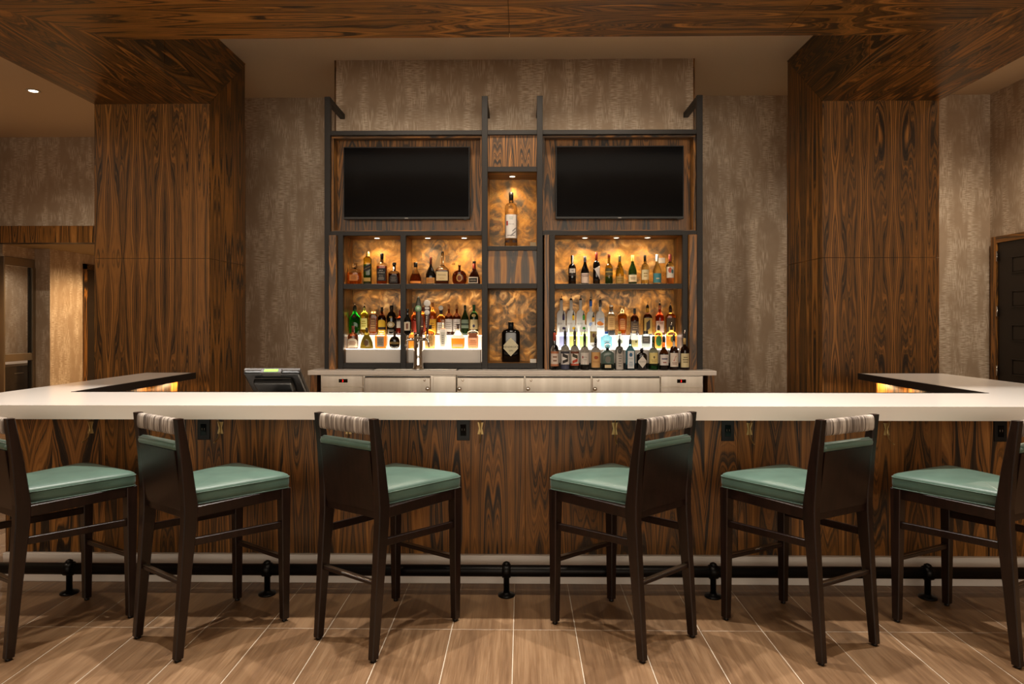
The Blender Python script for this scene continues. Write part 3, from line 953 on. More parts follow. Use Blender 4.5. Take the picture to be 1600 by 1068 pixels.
def disc(name, c, r, m, par, th=0.006):
    return lathe(name, [(r, 0), (r, th * 0.6), (r * 0.9, th), (r * 0.3, th)], c, m, par, 20, 'y')
CREAM = mat('cream_paper', 'd8c9ae', 0.6)
WPAPER = mat('white_paper', 'ded8d0', 0.6)
INK = mat('dark_ink', '241d1a', 0.6)
e = faucet(-1, -0.25)
h1 = slab_handle('tap_handle', (e.x - 0.002, e.y, e.z), [(0, 0.012, 0.012), (0.02, 0.034, 0.026), (0.03, 0.036, 0.028), (0.13, 0.036, 0.028), (0.155, 0.03, 0.024), (0.185, 0.014, 0.014), (0.225, 0.012, 0.012), (0.23, 0.014, 0.014), (0.25, 0.013, 0.013)], BLACKG)
box('label', e.x - 0.029, e.x + 0.025, e.y - 0.0305, e.y - 0.028, e.z + 0.045, e.z + 0.125, CREAM, h1)
box('emblem', e.x - 0.012, e.x + 0.008, e.y - 0.0315, e.y - 0.0305, e.z + 0.06, e.z + 0.112, mat('label_rust', '7a4a34', 0.6), h1)
e = faucet(0.1, -1)
h2 = slab_handle('tap_handle', (e.x + 0.006, e.y, e.z), [(0, 0.01, 0.01), (0.03, 0.018, 0.014), (0.15, 0.024, 0.016), (0.24, 0.03, 0.018), (0.30, 0.026, 0.016), (0.345, 0.014, 0.012), (0.365, 0.006, 0.006)], mat('tap_olive', '3d3a2c', 0.35))
disc('medallion', (e.x + 0.006, e.y - 0.017, e.z + 0.25), 0.03, mat('tap_green', '7ba37c', 0.4), h2)
disc('medallion_core', (e.x + 0.006, e.y - 0.022, e.z + 0.25), 0.016, mat('tap_pale', 'b9cdb0', 0.4), h2)
e = faucet(1, -0.45)
h3 = slab_handle('tap_handle', (e.x + 0.0, e.y, e.z), [(0, 0.008, 0.01), (0.06, 0.012, 0.012), (0.13, 0.022, 0.016), (0.20, 0.03, 0.018), (0.245, 0.034, 0.018), (0.27, 0.028, 0.014), (0.29, 0.014, 0.012), (0.33, 0.012, 0.01)], mat('tap_brown', '4a2418', 0.35))
disc('medallion', (e.x, e.y - 0.014, e.z + 0.302), 0.032, WPAPER, h3)
disc('medallion', (e.x, e.y - 0.018, e.z + 0.215), 0.025, WPAPER, h3)
box('crest', e.x - 0.02, e.x + 0.02, e.y - 0.024, e.y - 0.018, e.z + 0.246, e.z + 0.266, WPAPER, h3)
for k in range(7):
    disc('bead', (e.x - 0.004 - k * 0.0008, e.y - 0.016, e.z + 0.175 - k * 0.016), 0.0055, WPAPER, h3, 0.004)
e2 = Vector((TX + 0.03, TY - 0.05, B0 + 0.33))
h4 = slab_handle('tap_handle', tuple(e2), [(0, 0.02, 0.012), (0.05, 0.027, 0.014), (0.12, 0.03, 0.014), (0.16, 0.026, 0.012), (0.18, 0.012, 0.01)], mat('tap_red', '5e2416', 0.4))
box('stripe', e2.x - 0.02, e2.x + 0.022, e2.y - 0.0165, e2.y - 0.0135, e2.z + 0.075, e2.z + 0.082, BRASS, h4)

# ================================================================== BOTTLES
def glass(name, col, rough=0.03, trans=1.0, ior=1.33):
    return mat('glass_' + name, col, rough, 0, trans, ior)
GL = {
    'clear': glass('clear', 'f4f0e8'), 'frost': glass('frost', 'f6f3f0', 0.45, 0.3), 'dkolive': glass('dkolive', '5a4c18', 0.04, 0.9), 'amber': glass('amber', 'd98a35'),
    'dkamber': glass('dkamber', '8a4516'), 'brown': glass('brown', '4a2210', 0.05, 0.9), 'black': mat('glass_black', '0c0908', 0.08),
    'green': glass('green', '12c02c'), 'dkgreen': glass('dkgreen', '2f5428', 0.04, 0.85), 'olive': glass('olive', 'a59a3c'),
    'yellow': glass('yellow', 'f2e24a'), 'aqua': glass('aqua', '8fd4e8'), 'blue': glass('blue', '4aa6cc'), 'pale': glass('pale', 'd9e0c0'),
    'orange': glass('orange', 'f09032'), 'red': glass('red', 'c8431c'), 'lav': glass('lav', 'c9c8f4'), 'lime': glass('lime', 'd8ee9c'),
    'lemon': glass('lemon', 'f4ec8c'), 'smoke': glass('smoke', 'a8aca4'), 'rose': glass('rose', 'e8b48c'), 'teal': glass('teal', '9cbcb4'),
    'wax': mat('red_wax', '7a2018', 0.4), 'peach': glass('peach', 'e0a078'),
}
_t = GL['frost'].node_tree
_tr = _t.nodes.new('ShaderNodeBsdfTranslucent')
_tr.inputs[0].default_value = (0.93, 0.92, 0.90, 1)
_mx = _t.nodes.new('ShaderNodeMixShader')
_mx.inputs[0].default_value = 0.6
_t.links.new(_t.nodes['Principled BSDF'].outputs[0], _mx.inputs[1])
_t.links.new(_tr.outputs[0], _mx.inputs[2])
_t.links.new(_mx.outputs[0], _t.nodes['Material Output'].inputs[0])
def paint(h, rough=0.5):
    return mat('tint_' + h, h, rough)

class Bottle:
    SEG = 20
    def __init__(s, label, x, y, z, w, h, style='round', sh=0.6, ne=0.74, nr=0.3, dr=1.0, n=2.0, body='straight', cat='bottle', group=None):
        s.x, s.y, s.z, s.hw, s.h, s.dr, s.n = x, y, z, w / 2, h, dr, n
        s.root = thing('bottle', label, cat, (x, y, z), group)
        p = []
        if body == 'straight':
            p += [(0, 0.93), (0.012, 1.0), (sh * 0.5, 1.0), (sh, 1.0)]
        elif body == 'taper':
            p += [(0, 0.70), (0.012, 0.74), (sh * 0.5, 0.87), (sh, 1.0)]
        elif body == 'flare':
            p += [(0, 0.97), (0.02, 1.0), (sh * 0.5, 0.97), (sh, 0.9)]
        elif body == 'ball':
            p += [(0, 0.62), (0.03, 0.74), (sh * 0.3, 0.90), (sh * 0.65, 0.99), (sh, 1.0)]
        w0 = p[-1][1]
        K = 7
        for i in range(1, K + 1):
            q = i / K
            t = sh + (ne - sh) * q
            if style == 'round': f = math.sqrt(max(0, 1 - q ** 2.6)) * (1 - q) ** 0.25 if q < 1 else 0
            elif style == 'slope': f = 1 - (3 * q * q - 2 * q ** 3)
            elif style == 'lin': f = 1 - q
            elif style == 'dome': f = math.sqrt(max(0, 1 - q * q))
            elif style == 'tear': f = (1 - q) ** 1.5 * (1 + 0.9 * q)
            else: f = 1 - q
            p.append((t, nr + (w0 - nr) * f))
        p.append((1.0, nr))
        s.p, s.nr, s.ne, s.sh = p, nr, ne, sh
    def sec(s, t):
        p = s.p
        for (a, wa), (b, wb) in zip(p[:-1], p[1:]):
            if a <= t <= b or b == p[-1][0]:
                w = wa + (wb - wa) * (0 if b == a else min(1, max(0, (t - a) / (b - a))))
                break
        k = 0 if t <= s.sh else min(1.0, (t - s.sh) / max(1e-6, s.ne - s.sh))
        hw = s.hw * w
        dr = s.dr + (1 - s.dr) * k
        n = s.n + (2 - s.n) * k
        if s.dr < 1: dr = min(dr, max(s.dr, s.dr / max(w, 0.05)))
        return hw, hw * min(1.0, dr), n
    def ringat(s, t, grow=0.0, seg=None):
        hw, hd, n = s.sec(t)
        r = []
        seg = seg or s.SEG
        for i in range(seg):
            a = 2 * math.pi * (i + 0.5) / seg
            ca, sa = math.cos(a), math.sin(a)
            r.append((s.x + (hw + grow) * math.copysign(abs(ca) ** (2 / n), ca), s.y + (hd + grow) * math.copysign(abs(sa) ** (2 / n), sa), s.z + t * s.h))
        return r
    def body(s, g, fill=None, top='clear', gtop=1.0):
        ts = [t for t, _ in s.p if t < gtop] + [gtop]
        if fill and fill not in ts:
            ts.append(fill); ts.sort()
        mats = [GL[g], GL[top]] if fill else None
        rings('body', [s.ringat(t) for t in ts], GL[g], s.root, mats=mats, mfun=(lambda k: 0 if ts[k] < fill - 1e-6 else 1) if fill else None)
        return s
    def cap(s, t0, m, grow=0.0015, t1=1.0, name='cap', flare=0.0):
        m = m if not isinstance(m, str) else paint(m, 0.4)
        a = s.ringat(t0, grow + flare, 16)
        rr = [a]
        for t in [q for q, _ in s.p if t0 < q < t1] + [t1]:
            rr.append(s.ringat(t, grow + flare * (1 - (t - t0) / (t1 - t0)) * 0, 16))
        rr.append([(s.x + (p[0] - s.x) * 0.8, s.y + (p[1] - s.y) * 0.8, p[2] + 0.001) for p in rr[-1]])
        rings(name, rr, m, s.root)
        return s
    def ball(s, r, m, zc, name='stopper', sq=1.0):
        m = m if not isinstance(m, str) else paint(m, 0.3)
        lathe(name, [(r * math.sin(a), -sq * r * math.cos(a)) for a in [0.3 + i * 0.36 for i in range(8)]], (s.x, s.y, s.z + zc * s.h), m, s.root, 16)
        return s
    def plug(s, w, z0, z1, m, name='stopper'):
        m = m if not isinstance(m, str) else paint(m, 0.3)
        w *= s.hw
        lathe(name, [(w * 0.92, 0), (w, 0.003), (w, (z1 - z0) * s.h - 0.003), (w * 0.9, (z1 - z0) * s.h)], (s.x, s.y, s.z + z0 * s.h), m, s.root, 16)
        return s
    def pourer(s, m=None, length=0.05, collar='121110'):
        zt = s.z + s.h
        r = max(0.006, s.nr * s.hw * 0.9)
        c = lathe('pourer', [(r, -0.012), (r * 1.1, 0.0), (r * 0.9, 0.012), (r * 0.5, 0.018)], (s.x, s.y, zt), paint(collar, 0.4), s.root, 12)
        tube('spout', [(s.x, s.y, zt + 0.014), (s.x, s.y, zt + length * 0.55), (s.x + 0.004, s.y, zt + length)], [0.0048, 0.0042, 0.0030], m or CHROME, c, 8)
        return s
    def surf(s, x, t, eps):
        hw, hd, n = s.sec(t)
        q = min(0.999, abs(x) / (hw + 1e-9))
        return (s.x + x, s.y - hd * (1 - q ** n) ** (1 / n) - eps, s.z + t * s.h)
    def label(s, z0, z1, hw, m, shape='rect', text=None, ink=None, eps=0.0009, size=0.75, cx=0.0, tz=0.5, name='label', slant=0.0):
        """paper label on the front; hw is a fraction of the bottle half width"""
        m = m if not isinstance(m, str) else paint(m, 0.6)
        H = s.hw * hw
        N = 10
        V, F = [], []
        R = 3
        for i in range(N + 1):
            q = -1 + 2 * i / N
            if shape == 'diamond': q *= 0.995
            a, b = z0, z1
            c, d = (z0 + z1) / 2, (z1 - z0) / 2
            if shape == 'diamond': a, b = c - d * (1 - abs(q)), c + d * (1 - abs(q))
            elif shape == 'disc': e = math.sqrt(max(0.0, 1 - q * q)); a, b = c - d * e, c + d * e
            elif shape == 'arch': b = z1 - (z1 - z0) * 0.32 * (1 - math.sqrt(max(0.0, 1 - q * q)))
            elif shape == 'slant': a, b = z0 + slant * q, z1 + slant * q
            elif shape == 'tri': a = z1 - (z1 - z0) * (0.15 + 0.85 * (q + 1) / 2); b = z1 - (z1 - z0) * 0.25 * (1 - (q + 1) / 2)
            elif shape == 'shield': a = z0 + (z1 - z0) * 0.25 * abs(q) ** 1.5
            for k in range(R + 1):
                V.append(s.surf(cx * s.hw + q * H, a + (b - a) * k / R, eps))
        for i in range(N):
            for k in range(R):
                F.append((i * (R + 1) + k, (i + 1) * (R + 1) + k, (i + 1) * (R + 1) + k + 1, i * (R + 1) + k + 1))
        L = mesh(name, V, F, m, s.root, None, True)
        if text:
            lines = text if isinstance(text, (list, tuple)) else [text]
            for li, tx in enumerate(lines):
                sz = size
                if isinstance(tx, tuple): tx, tz, sz = tx
                Vt, Ft, w, h = text_data(tx)
                k = min(2 * H * sz / w, (z1 - z0) * s.h * 0.6 / h)
                zc = z0 + (z1 - z0) * tz
                VV = [s.surf(cx * s.hw + v[0] * k, zc + (v[1] * k + (slant * v[0] * k / H * s.h if shape == 'slant' else 0)) / s.h, eps + 0.0007) for v in Vt]
                mesh('lettering', VV, Ft, paint(ink or '2a2320', 0.6), L)
        return s
    def marks(s, z0, z1, hw, ink, n=3, cx=0.0):
        """small illegible print: thin printed lines"""
        for i in range(n):
            z = z0 + (z1 - z0) * (i + 0.5) / n
            d = (z1 - z0) / n * 0.22
            s.label(z - d, z + d, hw * (1.0 - 0.25 * ((i * 2 + 1) % 3) / 2), ink, 'rect', eps=0.0016, cx=cx, name='print')
        return s

def B(label, x, y, z, w, h, *a, group=None, **k):
    return Bottle(label, x, y, z, w, h, *a, group=group, **k)
G1 = 'bottles in the upper left niche'
b = B('square amber whiskey decanter with a clear glass stopper, upper left niche', -1.666, 6.800, 1.8655, 0.1381, 0.2155, 'dome', 0.55, 0.74, 0.26, 0.8, 4.5, group=G1)
b.body('amber', 0.56, 'clear', 0.8).plug(0.36, 0.79, 1.0, GL['clear']).label(0.18, 0.46, 0.6, 'b5702c').marks(0.22, 0.42, 0.4, '7a4012', 3)
b = B('tall square dark bottle with a gold cap and slanted black label', -1.537, 6.800, 1.8655, 0.0767, 0.3299, 'slope', 0.78, 0.88, 0.42, 0.9, 6, group=G1)
b.body('dkgreen', 0.62, 'olive').cap(0.86, 'c89a50', 0.001).label(0.42, 0.58, 0.97, '15110e', 'slant', 'JOHNNIE WALKER', 'c9a868', slant=0.05, size=0.85).label(0.10, 0.21, 0.9, 'a98c48').marks(0.02, 0.08, 0.7, '1a120c', 1)
b = B('square whiskey bottle with a big black label and black capped neck', -1.394, 6.800, 1.8655, 0.0991, 0.3131, 'round', 0.62, 0.72, 0.30, 0.8, 6, group=G1)
b.body('dkamber', 0.6, 'clear', 0.86).cap(0.83, '12100e', 0.002).label(0.12, 0.52, 0.88, '0f0d0c', 'rect', [('JACK', 0.82, 0.45), ("DANIEL'S", 0.66, 0.75), ('OLD No.7', 0.45, 0.5)], 'c4bcb0').marks(0.15, 0.26, 0.6, '8d867c', 3)
b = B('squat dark faceted whiskey bottle with a short clear neck and black stopper', -1.271, 6.800, 1.8655, 0.1118, 0.2217, 'dome', 0.46, 0.64, 0.26, 0.8, 4, group=G1)
b.body('brown', 0.5, 'clear', 0.92).plug(0.36, 0.88, 1.0, '14100e').label(0.08, 0.44, 0.72, '2c2826', 'arch').marks(0.14, 0.36, 0.5, '77706a', 4)
G2 = 'bottles in the cognac niche'
b = B('round shouldered cognac bottle with a black cap, left end of the cognac niche', -1.057, 6.800, 1.8655, 0.1197, 0.2235, 'tear', 0.32, 0.72, 0.30, 0.8, 2, 'flare', group=G2)
b.body('dkamber', 0.48, 'clear').cap(0.78, '14100d', 0.001).label(0.06, 0.16, 0.9, 'd58a40')
b = B('slim arched dark bottle with red wax neck and tan label', -0.906, 6.800, 1.8655, 0.0983, 0.2777, 'tear', 0.36, 0.72, 0.22, 0.75, 2.4, group=G2)
b.body('black').cap(0.74, '6e3020', 0.001).label(0.05, 0.25, 0.96, 'c08a48', 'rect').marks(0.08, 0.22, 0.7, '8a5024', 3)
b = B('tall long-necked cognac bottle with a large cream label and conical shoulders', -0.789, 6.800, 1.8655, 0.1315, 0.3319, 'lin', 0.45, 0.60, 0.20, 0.7, 6, group=G2)
b.body('brown', 0.44, 'clear').cap(0.955, '241a14', 0.001).label(0.12, 0.39, 0.86, 'cdb98e', 'rect', [('Hennessy', 0.62, 0.7), ('COGNAC', 0.25, 0.45)], '5a4428')
b = B('flat disc-shaped cognac decanter with a gold oval medallion and crown stopper', -0.619, 6.800, 1.8655, 0.1461, 0.2150, 'dome', 0.32, 0.68, 0.16, 0.42, 2, 'ball', group=G2)
b.body('dkamber', None, 'clear', 0.9).plug(0.2, 0.86, 0.95, GL['clear']).ball(0.018, GL['clear'], 0.965, sq=0.6).label(0.14, 0.48, 0.40, 'b9924c', 'disc').label(0.19, 0.43, 0.28, '6a2c14', 'disc', eps=0.0018)
for k in range(9):
    a = math.pi * (k + 0.5) / 9
    b.ball(0.0085, GL['clear'], 0.36 + 0.28 * math.sin(a), 'facet')
    b.root.children[-1].location.x = 0.062 * math.cos(a)
b = B('dark round liqueur bottle with red seal neck and white framed label', -0.472, 6.800, 1.8655, 0.1212, 0.2347, 'tear', 0.30, 0.72, 0.26, 0.85, 2, 'flare', group=G2)
b.body('brown').cap(0.66, '8a2c1c', 0.001, 0.9, 'seal').cap(0.9, '1a1410', 0.001).label(0.06, 0.32, 0.8, 'd6cfc2', 'rect', eps=0.001, cx=-0.15).label(0.09, 0.28, 0.66, '1f1a16', 'rect', ['GRAND', ], 'c8c0b0', eps=0.0016, cx=-0.15, tz=0.5)

G3 = 'wine bottles on the upper right shelf'
b = B('black wine bottle with a small white label, first from the left on the wine shelf', 0.503, 6.800, 1.8655, 0.0758, 0.2903, 'round', 0.58, 0.72, 0.34, group=G3)
b.body('black').cap(0.70, '1b1512', 0.0008, name='capsule').label(0.40, 0.55, 0.75, 'cfc8c0').label(0.30, 0.37, 0.9, '2c2421').marks(0.44, 0.5, 0.3, '6a605a', 1)
b = B('dark sloping wine bottle with grey-blue capsule and white label', 0.630, 6.800, 1.8655, 0.0827, 0.2838, 'slope', 0.42, 0.80, 0.32, group=G3)
b.body('black').cap(0.79, '6f7482', 0.0008, name='capsule').label(0.05, 0.40, 0.95, 'd5c4b6').marks(0.26, 0.36, 0.85, '7a5a4c', 2)
b = B('tall black wine bottle with a red capsule and triangular white label', 0.744, 6.800, 1.8655, 0.0713, 0.3219, 'round', 0.62, 0.74, 0.34, group=G3)
b.body('black').cap(0.74, 'a02c22', 0.0008, name='capsule').label(0.16, 0.58, 0.85, 'd8cec6', 'tri')
b = B('olive wine bottle with a russet capsule and a dark banded label', 0.868, 6.800, 1.8655, 0.0757, 0.3034, 'slope', 0.55, 0.74, 0.34, group=G3)
b.body('dkgreen', 0.27, 'olive').cap(0.88, '8a3a20', 0.0008, name='capsule').label(0.29, 0.53, 0.95, '4f4a2e').label(0.40, 0.43, 0.95, 'c0a050', eps=0.0016, name='band')
b = B('translucent olive-gold sloping wine bottle with a tan label', 0.975, 6.800, 1.8655, 0.0827, 0.2862, 'slope', 0.42, 0.82, 0.32, group=G3)
b.body('olive').cap(0.8, '5c5a34', 0.0008, name='capsule').label(0.05, 0.29, 0.95, 'a88a48').marks(0.1, 0.24, 0.7, '7c6432', 2)
b = B('dark green sloping wine bottle with a yellow capsule and low white label', 1.102, 6.800, 1.8655, 0.0827, 0.2925, 'slope', 0.42, 0.80, 0.32, group=G3)
b.body('dkgreen').cap(0.79, 'd8b45c', 0.0008, name='capsule').label(0.09, 0.33, 0.95, 'dccfae').marks(0.16, 0.26, 0.65, '8a7a54', 2)
b = B('pale clear wine bottle with a black capsule and cream label', 1.225, 6.800, 1.8655, 0.0756, 0.2924, 'round', 0.58, 0.72, 0.34, group=G3)
b.body('pale').cap(0.80, '17120f', 0.0008, name='capsule').label(0.16, 0.50, 0.92, 'd9cba0').marks(0.24, 0.42, 0.5, '9a8650', 2)
b = B('clear wine bottle with a white capsule and teal label', 1.345, 6.800, 1.8655, 0.0826, 0.2987, 'slope', 0.42, 0.78, 0.32, group=G3)
b.body('pale').cap(0.77, 'dcd6d0', 0.0008, name='capsule').label(0.06, 0.37, 0.95, '3d7f8c').marks(0.16, 0.24, 0.45, 'c0b48c', 1)
b = B('rose wine bottle with a pink capsule and bright picture label, last on the wine shelf', 1.474, 6.800, 1.8655, 0.0794, 0.3018, 'round', 0.60, 0.74, 0.34, group=G3)
b.body('rose', 0.3, 'pale').cap(0.76, 'c05a50', 0.0008, name='capsule').label(0.22, 0.58, 0.95, 'd9cdbc').label(0.38, 0.56, 0.45, 'b0543c', 'disc', eps=0.0016, cx=-0.2, name='picture').label(0.36, 0.5, 0.3, '4c6a6a', 'disc', eps=0.0018, cx=0.35, name='picture')

G4 = 'front bottles on the left risers'
b = B('dark brown round shouldered bottle with an arched white label, leftmost in front', -1.663, 6.716, 1.2320, 0.1029, 0.2236, 'dome', 0.50, 0.70, 0.28, 0.8, 2.4, group=G4)
b.body('brown').cap(0.72, '6a3020', 0.001).label(0.06, 0.46, 0.94, 'dccfb8', 'arch').marks(0.16, 0.36, 0.7, 'a0603c', 3)
b = B('dark olive teardrop bottle with a slender tapering neck', -1.528, 6.716, 1.2320, 0.1313, 0.2058, 'tear', 0.26, 0.86, 0.18, 0.5, 2, 'flare', group=G4)
b.body('dkolive').cap(0.84, '3a2a14', 0.0008).label(0.14, 0.42, 0.35, '4a3010', 'disc')
b.p = b.p
b = B('square amber liqueur bottle with a silver label and clear stopper', -1.383, 6.716, 1.2320, 0.1149, 0.1704, 'round', 0.76, 0.84, 0.34, 0.8, 8, group=G4)
b.body('orange', 0.74, 'clear', 0.9).plug(0.42, 0.88, 1.0, GL['clear']).label(0.12, 0.70, 0.58, '9c8f80').marks(0.22, 0.6, 0.42, '5c5048', 4)
b = B('round dark ball bottle with a gold band beside the metal post', -1.252, 6.716, 1.2320, 0.1047, 0.1704, 'dome', 0.34, 0.72, 0.22, 0.8, 2, 'ball', group=G4)
b.body('black').cap(0.72, '3c2a18', 0.001).label(0.28, 0.40, 0.97, '8f7440').marks(0.31, 0.37, 0.6, '2a1c10', 1)
G5 = 'back bottles on the left risers'
b = B('bright green glass bottle with a dark cap and red sealed emblem', -1.678, 6.852, 1.3610, 0.1050, 0.2835, 'lin', 0.62, 0.80, 0.34, 0.8, 4, group=G5)
b.body('green').cap(0.86, '1c2a18', 0.001).label(0.60, 0.76, 0.42, '1b1a14', 'disc').label(0.65, 0.71, 0.15, 'a02018', 'disc', eps=0.0018, name='seal').pourer()
b = B('bright yellow liqueur bottle with a pale label', -1.582, 6.852, 1.3610, 0.0799, 0.2770, 'round', 0.70, 0.86, 0.3, group=G5)
b.body('yellow').cap(0.9, 'c8c060', 0.001).label(0.22, 0.62, 0.8, 'ece48c').marks(0.3, 0.55, 0.6, 'c0b040', 3).pourer()
b = B('amber rectangular bottle with a brown label and wide clear neck', -1.490, 6.852, 1.3610, 0.0837, 0.2641, 'round', 0.74, 0.82, 0.55, 0.7, 8, group=G5)
b.body('orange', 0.76, 'clear').cap(0.9, 'e0a868', 0.002).label(0.14, 0.66, 0.75, '7a5234').marks(0.25, 0.6, 0.55, 'b08a58', 4)
b = B('dark bottle with a yellow arched label and gold shoulder', -1.405, 6.852, 1.3610, 0.0799, 0.2821, 'slope', 0.62, 0.82, 0.32, group=G5)
b.body('brown').cap(0.86, '1c120c', 0.001).label(0.30, 0.56, 0.95, 'e0b430', 'arch').label(0.22, 0.30, 0.95, '2a1a10').label(0.02, 0.2, 0.95, 'd8b040')
b = B('dark brown cream liqueur bottle with an oval gold picture label', -1.308, 6.852, 1.3610, 0.0966, 0.3000, 'round', 0.60, 0.80, 0.34, group=G5)
b.body('black').cap(0.80, '17110e', 0.001).label(0.26, 0.46, 0.8, 'a89468', 'disc').label(0.30, 0.42, 0.4, 'd8ccb4', 'disc', eps=0.0018, name='picture').marks(0.12, 0.2, 0.6, '8a8078', 2).label(0.58, 0.64, 0.3, 'b08c40', 'disc', name='seal')
b = B('slim bottle with red cap and white label half hidden by the metal post', -1.220, 6.852, 1.3610, 0.0772, 0.2510, 'slope', 0.62, 0.80, 0.34, group=G5)
b.body('red').cap(0.84, '8a2420', 0.001).label(0.30, 0.60, 0.92, 'd8d0c8').label(0.56, 0.66, 0.92, '2a2220')
b = B('red orange bottle behind the bottle-shaped tap handle', -1.075, 6.852, 1.3610, 0.0708, 0.2767, 'round', 0.62, 0.78, 0.32, group=G5)
b.body('red', 0.6, 'orange').cap(0.84, '3a1c12', 0.001).label(0.12, 0.52, 0.9, 'b0402c')
b = B('orange bottle with a red label behind the beer taps', -0.991, 6.852, 1.3610, 0.0740, 0.2831, 'round', 0.62, 0.78, 0.32, group=G5)
b.body('orange').cap(0.84, '6a2c18', 0.001).label(0.15, 0.5, 0.9, '9a3c20')
b = B('golden amber bottle with a bright yellow label right of the taps', -0.895, 6.852, 1.3610, 0.0785, 0.3281, 'round', 0.60, 0.76, 0.30, group=G5)
b.body('orange').cap(0.86, '9a5a20', 0.001).label(0.06, 0.50, 0.95, 'e8b038').marks(0.2, 0.4, 0.6, 'b07818', 3)
b = B('amber bottle with a navy stopper topped by a pale disc', -0.810, 6.852, 1.3610, 0.0836, 0.2701, 'round', 0.60, 0.76, 0.34, group=G5)
b.body('amber').cap(0.78, '1c2038', 0.002).label(0.08, 0.48, 0.95, 'dcd4ca').marks(0.2, 0.4, 0.7, 'a8a098', 3)
disc('stopper_disc', (b.x, b.y - 0.012, b.z + b.h * 1.02), 0.024, WPAPER, b.root)
b = B('amber scotch bottle with a tall white label, left of the matching pair', -0.731, 6.852, 1.3610, 0.0797, 0.3087, 'slope', 0.58, 0.76, 0.28, group=G5)
b.body('dkamber').cap(0.86, 'a06838', 0.001).label(0.12, 0.53, 0.96, 'ddd5d0').label(0.60, 0.72, 0.5, 'c07048', 'shield', name='neck_label').marks(0.2, 0.45, 0.7, 'a89c98', 4)
b = B('amber scotch bottle with a tall white label, right of the matching pair', -0.651, 6.852, 1.3610, 0.0797, 0.3086, 'slope', 0.58, 0.76, 0.28, group=G5)
b.body('dkamber').cap(0.86, 'a06838', 0.001).label(0.12, 0.53, 0.96, 'ddd5d0').label(0.60, 0.72, 0.5, 'c07048', 'shield', name='neck_label').marks(0.2, 0.45, 0.7, 'a89c98', 4)
b = B('dark green triangular scotch bottle with a silver-green label', -0.568, 6.852, 1.3610, 0.0810, 0.3021, 'slope', 0.5, 0.84, 0.28, 0.9, 3, group=G5)
b.body('dkgreen').cap(0.84, '1a2418', 0.001).label(0.24, 0.52, 0.9, '7c8c78').label(0.34, 0.40, 0.9, '24382c', eps=0.0016, name='band')
b = B('dark green whiskey bottle with a cream label, right end of the left shelf', -0.478, 6.852, 1.3610, 0.0868, 0.3059, 'round', 0.60, 0.78, 0.30, group=G5)
b.body('dkgreen').cap(0.82, '2a5a34', 0.001).label(0.20, 0.52, 0.95, 'd6c494').label(0.26, 0.36, 0.3, '3c3c5c', 'disc', eps=0.0016, name='crest').label(0.60, 0.70, 0.5, 'c8b070', 'disc', name='seal')
G4b = 'front bottles right of the beer tower'
b = B('small amber bottle half hidden behind the beer tower', -1.079, 6.716, 1.2320, 0.0757, 0.1892, 'round', 0.6, 0.75, 0.34, 0.8, group=G4b)
b.body('amber').cap(0.84, '5a3018', 0.001)
b = B('orange bourbon flask with a black cap and large dark letters', -0.902, 6.716, 1.2320, 0.0990, 0.2333, 'round', 0.66, 0.78, 0.32, 0.6, 5, group=G4b)
b.body('orange').cap(0.82, '14100d', 0.002).label(0.04, 0.58, 0.9, 'e8b870', 'rect', [('BUL', 0.82, 0.6), ('LEIT', 0.6, 0.6)], '54301a').marks(0.1, 0.3, 0.7, 'b08048', 3)
b = B('slender frosted white liqueur bottle with a rosy neck', -0.773, 6.716, 1.2320, 0.0681, 0.2837, 'dome', 0.60, 0.74, 0.30, 0.9, 5, group=G4b)
b.body('frost', 0.68, 'peach').cap(0.9, 'b08a70', 0.001).label(0.08, 0.58, 0.62, 'd3d0c4').marks(0.15, 0.5, 0.3, '8f8c80', 5)
b = B('sloping shouldered amber bourbon with a dark T stopper', -0.626, 6.716, 1.2320, 0.1311, 0.2439, 'lin', 0.46, 0.76, 0.16, 0.55, 5, group=G4b)
b.body('orange', 0.42, 'clear', 0.9).plug(0.16, 0.8, 0.94, '5a3c2c').plug(0.26, 0.94, 1.0, '3a2c26').label(0.08, 0.19, 0.75, 'd8b890')
b = B('wide amber-pink bottle with a dark label band, last front bottle on the left shelf', -0.477, 6.716, 1.2320, 0.1027, 0.1953, 'round', 0.82, 0.92, 0.4, 0.7, 5, group=G4b)
b.body('peach', 0.82, 'clear').cap(0.94, 'd8b898', 0.002).label(0.55, 0.80, 0.8, 'a05a34').marks(0.2, 0.45, 0.7, 'c87850', 3)

G6 = 'front row of bottles standing on the right of the back counter'
b = B('clear vodka bottle with an orange banded white label, first in the front row', 0.316, 6.520, 1.0400, 0.0788, 0.3541, 'round', 0.54, 0.68, 0.34, group=G6)
b.body('clear').cap(0.78, 'a8402c', 0.001).label(0.10, 0.50, 0.97, 'd2c2b4').label(0.44, 0.50, 0.97, 'b0704c', eps=0.0015, name='band').label(0.10, 0.16, 0.97, 'b0704c', eps=0.0015, name='band').marks(0.2, 0.4, 0.5, '8a6a58', 2).pourer(length=0.03)
b = B('clear vodka bottle with a dark swirling print and blue lower band', 0.415, 6.520, 1.0400, 0.0855, 0.3541, 'round', 0.54, 0.66, 0.30, group=G6)
b.body('clear').label(0.15, 0.50, 0.97, 'd6d0cc').label(0.44, 0.50, 0.97, '3a3a44', eps=0.0015, name='band').label(0.02, 0.14, 0.97, '3a3c52').label(0.33, 0.42, 0.6, '2c2624', 'slant', eps=0.0016, slant=-0.03, name='print').label(0.20, 0.28, 0.6, '2c2624', 'slant', eps=0.0016, slant=0.03, name='print').cap(0.84, '15120f', 0.001, name='collar').pourer(BLACK)
b = B('clear vodka bottle with red and black swirling print', 0.507, 6.520, 1.0400, 0.0824, 0.3540, 'round', 0.54, 0.66, 0.30, group=G6)
